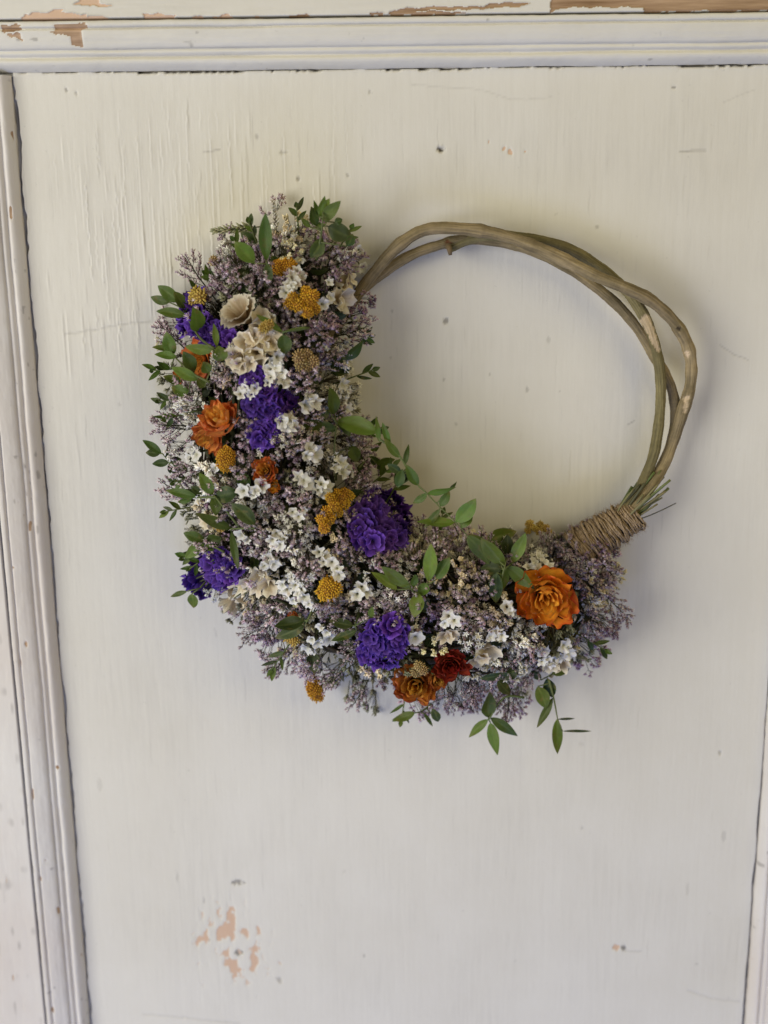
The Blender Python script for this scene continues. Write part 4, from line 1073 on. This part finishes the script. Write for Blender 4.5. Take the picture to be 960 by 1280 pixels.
# --- leaves ---------------------------------------------------------------------
def leaf_mesh(seed, shade):
    rg = random.Random(seed); nu, nv = 9, 14; V = []; K = []; Fc = []
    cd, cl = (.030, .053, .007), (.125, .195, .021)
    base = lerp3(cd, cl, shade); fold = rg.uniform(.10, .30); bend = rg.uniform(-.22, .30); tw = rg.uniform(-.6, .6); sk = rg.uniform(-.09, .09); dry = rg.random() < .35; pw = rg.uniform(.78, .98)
    for j in range(nv):
        v = j / (nv - 1); w = (math.sin(math.pi * min(1, max(0, v)) ** pw) + 1e-4) ** .82 * .5
        for i in range(nu):
            u = i / (nu - 1) * 2 - 1
            x = u * w; y = fold * abs(x) * .9 + .02 * math.sin(v * 9 + u * 2)
            c, s = math.cos(tw * v), math.sin(tw * v)
            V.append(Vector((x * c - y * s + sk * math.sin(v * 3.1), x * s + y * c + bend * math.sin(math.pi * v) * .5, v)))
            k = lerp3(base, (.16, .20, .06), .28 if i == nu // 2 else (.25 * abs(u) ** 6))
            if dry: k = lerp3(k, (.20, .14, .05), max(0, v - .75) * 2.2 * (.4 + .6 * abs(u)))
            K.append(jit(k, rg, .12))
    for j in range(nv - 1):
        for i in range(nu - 1): Fc.append((j * nu + i, j * nu + i + 1, (j + 1) * nu + i + 1, (j + 1) * nu + i))
    mb = MB(); mb.add(V, Fc, K); return mb.mesh('leaf', MAT_LEAF)
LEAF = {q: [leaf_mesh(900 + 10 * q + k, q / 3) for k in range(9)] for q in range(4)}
lrg = random.Random(77)
def leaf_at(par, x0, y0, x1, y1, w, h, dh, shade):
    a = P(x0, y0, h); b = P(x1, y1, h + dh)
    z = (b - a); L = z.length; z.normalize()
    view = (Vector(C) - (a + b) / 2).normalized()
    y = (view + Vector((lrg.gauss(0, .25), 0, lrg.gauss(0, .25))))
    y = (y - z * y.dot(z)).normalized()
    x = y.cross(z)
    m = Matrix((x, y, z)).transposed().to_4x4(); m.translation = a
    W = w * PXM * 1.08
    m = m @ Matrix.Diagonal((W, W, L, 1))
    link('leaf', lrg.choice(LEAF[max(0, min(3, shade))]), par, m)
def leaf_sprig(stem, leaves, h=None, label=None, r=.0006):
    """stem: (px, py, extra height) points; leaves: (x0, y0, x1, y1, width px, rise m, shade 0..3)"""
    def hh(x, y): return (bundle(x, y)[0] + .007) if h is None else h
    mb = MB()
    if len(stem) > 1:
        pts = spline([P(x, y, hh(x, y) + e) for x, y, e in stem], 4)
    else:
        x, y, e = stem[0]; p, n, s = surf(x, y); q = P(x, y, hh(x, y)); pts = [q - n * .02, q - n * .008, q]
    tube(mb, pts, [r * (1.2 - .7 * i / len(pts)) for i in range(len(pts))], 6, (.10, .125, .04))
    for (x0, y0, x1, y1, w, dh, sh) in leaves:      # short leaf stalks down to the nearest stem point
        a = P(x0, y0, hh(x0, y0)); q = min(pts, key=lambda t: (t - a).length)
        if (q - a).length > .0006: tube(mb, [q, a], [.0004, .00035], 5, (.10, .125, .04))
    par = link('leaf_sprig', mb.mesh('leaf_stem', MAT_STEM), wreath, label=label)
    for (x0, y0, x1, y1, w, dh, sh) in leaves: leaf_at(par, x0, y0, x1, y1, w, hh(x0, y0), dh, sh)
# top
leaf_sprig([(333, 330, 0)], [(333, 326, 332, 266, 14, .004, 2), (318, 329, 293, 302, 17, .0, 2), (338, 352, 334, 328, 10, 0, 1)])
leaf_sprig([(396, 325, -.004), (401, 295, .002), (404, 272, .004)], [(403, 277, 426, 251, 13, .004, 2), (396, 283, 389, 258, 11, .002, 1), (401, 272, 406, 245, 9, .004, 2), (398, 270, 392, 250, 6, .002, 2), (388, 284, 376, 272, 6, 0, 1), (410, 283, 441, 297, 19, .0, 0), (418, 278, 428, 274, 8, .0, 0), (388, 322, 403, 297, 15, 0, 0), (434, 308, 441, 292, 10, 0, 0), (404, 262, 412, 248, 7, .004, 2)], h=.040, label='leafy green tip at the very top of the crescent')
# upper left
leaf_sprig([(268, 436, .002), (248, 420, .004), (228, 385, .004)], [(224, 377, 197, 357, 15, 0, 1), (231, 386, 217, 364, 12, .002, 1), (232, 394, 195, 389, 11, 0, 1), (246, 415, 241, 384, 20, .004, 2), (268, 437, 231, 433, 12, .002, 2), (271, 433, 267, 404, 7, .003, 2), (276, 452, 273, 432, 16, .002, 2), (245, 362, 236, 349, 6, .002, 1), (212, 378, 188, 371, 10, -.002, 1)], label='leafy sprig over the violet and orange flowers at the upper left')
leaf_sprig([(262, 478, 0), (240, 466, .003), (218, 446, .002)], [(215, 446, 208, 414, 15, .002, 2), (221, 446, 193, 443, 9, 0, 2), (214, 437, 190, 434, 7, 0, 1), (243, 465, 229, 439, 14, .003, 2), (248, 475, 214, 459, 12, .002, 2), (262, 466, 254, 452, 12, .002, 1), (226, 478, 204, 470, 11, 0, 1), (236, 490, 214, 484, 13, 0, 1), (256, 484, 246, 474, 10, 0, 1), (213, 462, 196, 452, 8, 0, 1)])
leaf_sprig([(386, 410, .002), (354, 415, .004)], [(353, 415, 320, 393, 8, .002, 2), (354, 418, 357, 444, 15, -.002, 1), (386, 409, 354, 414, 4, 0, 2)])
leaf_sprig([(432, 449, 0)], [(433, 450, 454, 425, 14, .002, 1), (427, 446, 414, 462, 14, 0, 0)])
# left edge
leaf_sprig([(232, 590, -.004), (214, 578, .0), (203, 567, .002)], [(202, 567, 178, 550, 9, 0, 1), (200, 567, 182, 566, 10, 0, 0), (212, 577, 209, 558, 7, 0, 1), (211, 578, 190, 580, 9, 0, 0), (214, 576, 227, 574, 9, 0, 0), (217, 582, 235, 585, 11, 0, 0), (211, 580, 213, 592, 6, 0, 0)], h=.026, label='small dark leaf sprig sticking out at the left')
leaf_sprig([(300, 660, -.002), (270, 622, .003)], [(266, 618, 249, 591, 13, .004, 2), (270, 621, 298, 614, 18, .002, 0), (246, 621, 207, 613, 10, -.002, 1), (267, 620, 270, 645, 12, .002, 1), (240, 622, 222, 628, 7, -.004, 1), (252, 618, 238, 608, 8, 0, 0)])
leaf_sprig([(318, 660, 0), (289, 661, .003)], [(289, 661, 244, 641, 12, .003, 1), (319, 656, 289, 629, 16, 0, 0), (289, 664, 298, 713, 8, .003, 1)])
leaf_sprig([(280, 690, 0), (258, 678, .002)], [(256, 676, 229, 666, 12, 0, 1), (256, 679, 231, 698, 13, 0, 2), (258, 679, 268, 707, 9, .003, 2), (259, 676, 277, 672, 16, .002, 1)])
leaf_sprig([(250, 735, -.004)], [(234, 739, 213, 746, 6, -.004, 1), (240, 742, 242, 760, 13, -.002, 1)], h=.03)
# inner sprig arching into the ring
leaf_sprig([(420, 600, -.01), (418, 560, .0), (421, 530, .004)], [(421, 537, 374, 527, 18, .002, 1), (418, 518, 412, 484, 15, .004, 2), (420, 526, 474, 541, 20, .006, 3), (438, 556, 447, 578, 14, 0, 3), (424, 520, 438, 546, 12, .004, 2), (410, 512, 405, 525, 9, 0, 0)], label='bright leaf pair in the middle of the left arm')
leaf_sprig([(470, 545, .0), (498, 568, 0), (512, 592, 0), (523, 607, 0), (534, 617, 0), (550, 634, 0), (569, 652, 0), (585, 671, 0), (606, 700, 0)],
           [(523, 607, 507, 580, 11, .003, 3), (497, 609, 503, 586, 11, 0, 1), (534, 617, 516, 629, 8, -.003, 1), (534, 617, 570, 609, 10, .003, 2), (550, 633, 562, 614, 10, 0, 1), (562, 612, 571, 602, 5, 0, 1), (550, 636, 530, 660, 8, 0, 1), (569, 653, 521, 652, 12, .002, 2), (570, 653, 595, 623, 17, .003, 2), (577, 660, 590, 640, 14, -.003, 1), (584, 669, 612, 706, 17, .002, 1), (500, 572, 480, 548, 9, .002, 1), (506, 582, 511, 555, 6, 0, 1), (488, 558, 478, 528, 7, .003, 2), (474, 552, 470, 520, 6, .002, 2), (502, 592, 484, 580, 9, 0, 0), (512, 592, 500, 604, 8, -.003, 0)], h=.052, r=.00045, label='thin leafy stem arching into the open ring')
leaf_sprig([(448, 585, -.004), (462, 570, .002)], [(462, 570, 484, 590, 11, 0, 0), (455, 576, 450, 600, 10, 0, 0), (462, 568, 478, 552, 10, .002, 2), (456, 574, 438, 566, 10, .002, 1), (470, 580, 494, 574, 9, .002, 2)])
leaf_sprig([(520, 745, -.004), (514, 736, .003)], [(514, 736, 477, 708, 14, .004, 3), (497, 737, 464, 715, 10, 0, 2), (517, 734, 519, 718, 9, .004, 3), (524, 742, 518, 772, 17, .004, 3)], label='four bright leaves under the large violet flower')
leaf_sprig([(536, 730, .0)], [(536, 727, 539, 679, 15, .004, 3), (546, 724, 563, 696, 14, 0, 1), (533, 729, 524, 746, 14, .002, 2)])
leaf_sprig([(625, 730, -.006), (631, 708, .004)], [(631, 707, 601, 672, 18, .004, 2), (612, 690, 587, 668, 16, 0, 1), (608, 676, 646, 664, 18, -.004, 1), (641, 703, 657, 666, 14, .006, 2), (631, 708, 629, 737, 14, .004, 2), (634, 708, 668, 736, 16, .005, 2), (627, 711, 600, 711, 15, -.002, 0), (621, 716, 620, 754, 16, -.002, 0), (634, 694, 634, 668, 14, -.006, 0)], label='large leaf whorl left of the open orange rose')
# bend and bottom edge
leaf_sprig([(385, 775, 0)], [(381, 776, 343, 783, 17, 0, 0), (380, 782, 344, 798, 14, -.002, 0), (352, 790, 372, 782, 10, 0, 0)])
leaf_sprig([(444, 782, 0)], [(441, 782, 411, 776, 11, 0, 0), (446, 788, 414, 801, 10, 0, 0), (463, 772, 466, 758, 7, .003, 1)])
leaf_sprig([(540, 880, -.008), (526, 890, -.004)], [(519, 891, 490, 900, 11, -.004, 1), (530, 892, 541, 908, 5, -.004, 1), (548, 902, 540, 885, 11, 0, 0)], h=.03)
leaf_sprig([(655, 872, -.004), (630, 872, .0), (611, 900, .002)], [(611, 897, 612, 865, 18, .006, 1), (610, 899, 586, 922, 10, 0, 2), (613, 897, 647, 920, 13, .002, 1), (613, 903, 622, 944, 14, .002, 2)], h=.034, label='four leaf cross hanging below the bottom edge')
leaf_sprig([(686, 850, .002), (692, 872, 0), (697, 899, 0)], [(696, 899, 697, 943, 14, .0, 2), (672, 858, 683, 886, 16, .002, 1), (691, 872, 671, 910, 9, .003, 1), (684, 848, 690, 872, 15, -.002, 0), (697, 899, 719, 898, 3, -.012, 0), (703, 914, 740, 914, 3.5, -.014, 0)], h=.036, label='leaf stem hanging below the right end of the crescent')
leaf_sprig([(640, 840, -.004)], [(646, 838, 632, 850, 12, 0, 0), (600, 848, 640, 840, 9, 0, 0), (622, 850, 638, 868, 13, 0, 0)])
leaf_sprig([(692, 842, -.004)], [(690, 842, 712, 836, 10, 0, 0), (676, 850, 664, 838, 10, 0, 0)])
# dark leaves deep between the flowers
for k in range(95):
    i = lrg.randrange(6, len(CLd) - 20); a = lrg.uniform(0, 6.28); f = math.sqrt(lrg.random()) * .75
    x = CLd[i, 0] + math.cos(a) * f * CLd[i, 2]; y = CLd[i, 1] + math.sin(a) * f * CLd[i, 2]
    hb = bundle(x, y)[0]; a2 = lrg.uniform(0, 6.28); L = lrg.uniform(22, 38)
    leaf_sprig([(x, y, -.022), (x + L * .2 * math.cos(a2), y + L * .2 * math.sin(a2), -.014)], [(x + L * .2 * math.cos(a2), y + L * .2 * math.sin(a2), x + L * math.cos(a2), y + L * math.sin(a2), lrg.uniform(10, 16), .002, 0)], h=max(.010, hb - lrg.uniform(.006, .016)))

# --- fill the crescent with sprigs ----------------------------------------------
prg = random.Random(3); placed = []
tries = 0
while len(placed) < 185 and tries < 60000:
    tries += 1
    i = prg.randrange(len(CLd)); a = prg.uniform(0, 6.28); f = math.sqrt(prg.random())
    x = CLd[i, 0] + math.cos(a) * f * CLd[i, 2] * .96; y = CLd[i, 1] + math.sin(a) * f * CLd[i, 2] * .96
    s = bundle(x, y)[1]
    if s > .93: continue
    if any(math.hypot(x - hx, y - hy) < hr + 3 for hx, hy, hr in HERO): continue
    if any(math.hypot(x - q[0], y - q[1]) < 18.5 for q in placed): continue
    placed.append((x, y))
for x, y in placed:
    put_sprig(zone(x, y, prg), x, y, prg.uniform(-.007, .007), prg.uniform(.62, 1.05), rg=prg)
# open sprays leaning out of the mass, heads towards the free end of the crescent
spr = []; tries = 0
while len(spr) < 78 and tries < 30000:
    tries += 1
    i = prg.randrange(2, len(CLd) - 6); a = prg.uniform(0, 6.28); f = prg.random() ** .25
    x = CLd[i, 0] + math.cos(a) * f * CLd[i, 2]; y = CLd[i, 1] + math.sin(a) * f * CLd[i, 2]
    h, s_, i_ = bundle(x, y)
    if s_ > .97 or y < 318 or any(math.hypot(x - q[0], y - q[1]) < 28 for q in spr) or any(math.hypot(x - hx, y - hy) < hr + 9 for hx, hy, hr in HERO): continue
    spr.append((x, y)); p, n, _ = surf(x, y)
    i0 = max(0, min(i_, len(CLd) - 2)); tg = P(CLd[i0, 0], CLd[i0, 1]) - P(CLd[i0 + 1, 0], CLd[i0 + 1, 1]); tg.normalize()
    o2 = P(x, y) - P(CLd[i_, 0], CLd[i_, 1]); o2 = o2.normalized() * min(1, s_) if o2.length > 1e-6 else o2
    axis = (n * .75 + tg * .45 + o2 * .45 + Vector((prg.gauss(0, .2), 0, prg.gauss(0, .2)))).normalized()
    sc = prg.uniform(.6, .9)
    link('sea_lavender_spray', prg.choice(S_SPR), wreath, frame(p - axis * (.017 - .007 * max(0, s_ - .6) / .4) * sc, axis, prg.uniform(0, 6.28), sc), kind='stuff')
# small leaf tips and thin blades along the outer edge
for x, y, ang, L, nl in ((205, 462, 185, 14, 3), (212, 500, 190, 14, 3), (226, 636, 190, 20, 4), (250, 702, 215, 16, 3), (318, 296, 110, 20, 3), (372, 276, 95, 18, 3), (430, 300, 60, 18, 3), (446, 425, 15, 18, 3), (492, 612, 60, 22, 4), (548, 662, 75, 22, 3), (395, 285, 85, 20, 3), (222, 520, 195, 16, 3), (232, 598, 200, 16, 3), (245, 690, 205, 18, 3), (305, 315, 130, 20, 3), (268, 352, 140, 16, 3), (355, 815, 235, 28, 4), (735, 800, 330, 26, 3), (445, 470, 20, 24, 3), (470, 600, 40, 30, 4), (505, 880, 260, 22, 3), (452, 540, 10, 26, 3)):
    ca, sa = math.cos(math.radians(ang)), -math.sin(math.radians(ang)); lv = []
    for q in range(nl):
        bx, by = x + ca * L * q / nl, y + sa * L * q / nl; sd = 1 if q % 2 else -1
        a2 = math.radians(ang + sd * lrg.uniform(20, 50)); l2 = lrg.uniform(13, 22)
        lv.append((bx, by, bx + math.cos(a2) * l2, by - math.sin(a2) * l2, lrg.uniform(4, 7), lrg.uniform(-.003, .004), lrg.choice((0, 1, 1, 2))))
    lv.append((x + ca * L * .9, y + sa * L * .9, x + ca * L * 1.35, y + sa * L * 1.35, 5.5, .002, 1))
    hx = max(.018, bundle(x - ca * 14, y - sa * 14)[0] * .8)
    leaf_sprig([(x - ca * 30, y - sa * 30, -.004), (x, y, 0), (x + ca * L, y + sa * L, .001)], lv, h=hx, r=.00045)
# the flanks down towards the panel
edge = []; tries = 0
while len(edge) < 105 and tries < 60000:
    tries += 1
    i = prg.randrange(0, len(CLd) - 3); a = prg.uniform(0, 6.28); f = prg.uniform(.86, 1.0)
    x = CLd[i, 0] + math.cos(a) * f * CLd[i, 2]; y = CLd[i, 1] + math.sin(a) * f * CLd[i, 2]
    h, s_, i_ = bundle(x, y)
    if s_ < .84 or any(math.hypot(x - q[0], y - q[1]) < 17 for q in edge): continue
    edge.append((x, y))
    o2 = P(x, y) - P(CLd[i_, 0], CLd[i_, 1]); o2.normalize()
    axis = (o2 * .8 + Vector((prg.gauss(0, .32), prg.uniform(-.9, -.35), prg.gauss(0, .32)))).normalized()
    nm, ms = KINDS[zone(x, y, prg)]; sc = prg.uniform(.55, .95)
    if nm == 'sea_lavender_sprig' and prg.random() < .35: nm, ms = KINDS['li2']
    link(nm, prg.choice(ms), wreath, frame(P(x, y, max(.010, h * prg.uniform(.6, 1.0))) - axis * (.011 * sc - prg.uniform(-.004, .009)), axis, prg.uniform(0, 6.28), sc), kind='stuff')
# sprigs that stick out of the outline
for x, y, dx, dz, k, sc in ((330, 310, -.3, .7, 'lil', .8), (350, 292, -.1, .6, 'wht', .7), (300, 345, -.7, .6, 'lil', .9), (285, 325, -.6, .7, 'wht', .7), (410, 330, .4, .8, 'lil', 1.0), (425, 312, .6, .7, 'lil', .9), (440, 400, .9, .2, 'lon', .8),
                            (212, 400, -.9, .2, 'lil', .7), (205, 470, -1, 0, 'grn', .8), (205, 500, -1, -.2, 'wht', .7), (215, 540, -1, 0, 'lil', .7), (222, 560, -1, -.1, 'lil', .7), (235, 640, -1, -.2, 'grn', .7),
                            (300, 770, -.5, -.9, 'lil', .9), (330, 790, -.4, -.9, 'lil', .9), (370, 830, -.6, -.7, 'lil', .9), (400, 850, -.2, -1, 'lil', .8), (440, 870, 0, -1, 'grn', .9), (468, 886, -.1, -1, 'grn', .7),
                            (560, 880, 0, -1, 'lil', .9), (590, 880, .1, -1, 'lil', .9), (645, 880, -.2, -1, 'lon', .8), (735, 820, .6, -.7, 'li2', .8), (755, 780, .95, -.3, 'lon', .75), (755, 740, 1, .0, 'lil', .9), (745, 715, .9, .2, 'lil', .9), (728, 690, .3, .9, 'lil', .8), (710, 683, 0, 1, 'lil', .8), (735, 835, .3, -.9, 'li2', .7), (430, 450, .9, 0, 'wht', .8), (440, 500, .9, -.2, 'wht', .7), (455, 570, .8, .3, 'lil', .8), (480, 595, .5, .8, 'lil', .7), (545, 812, 0, -.3, 'crm', .85), (530, 806, .1, -.2, 'lil', .8), (592, 842, .1, -.6, 'wht', .8), (486, 846, 0, -.6, 'lil', .8), (505, 838, .2, -.4, 'grn', .8), (575, 800, 0, -.2, 'lil', .85), (625, 845, 0, -.6, 'lil', .85), (640, 800, 0, -.2, 'wht', .8), (565, 675, .2, .9, 'lil', .8), (590, 672, .2, .9, 'lil', .8)):
    put_sprig(k, x, y, .003, sc, axis=Vector((dx, -.75, dz)), rg=prg)
for x, y, h, d, m, sc in ((318, 284, .016, (-1, -.05, -.08), 1, .9), (268, 475, .05, (.1, -.7, .9), 0, .8), (285, 460, .05, (.2, -.7, .9), 0, .7), (345, 285, .03, (-.05, -.4, 1), 0, .6)):
    link('dry_grass_spike', S_SPK[m], wreath, frame(P(x, y, h), Vector(d), 0, sc), kind='stuff')
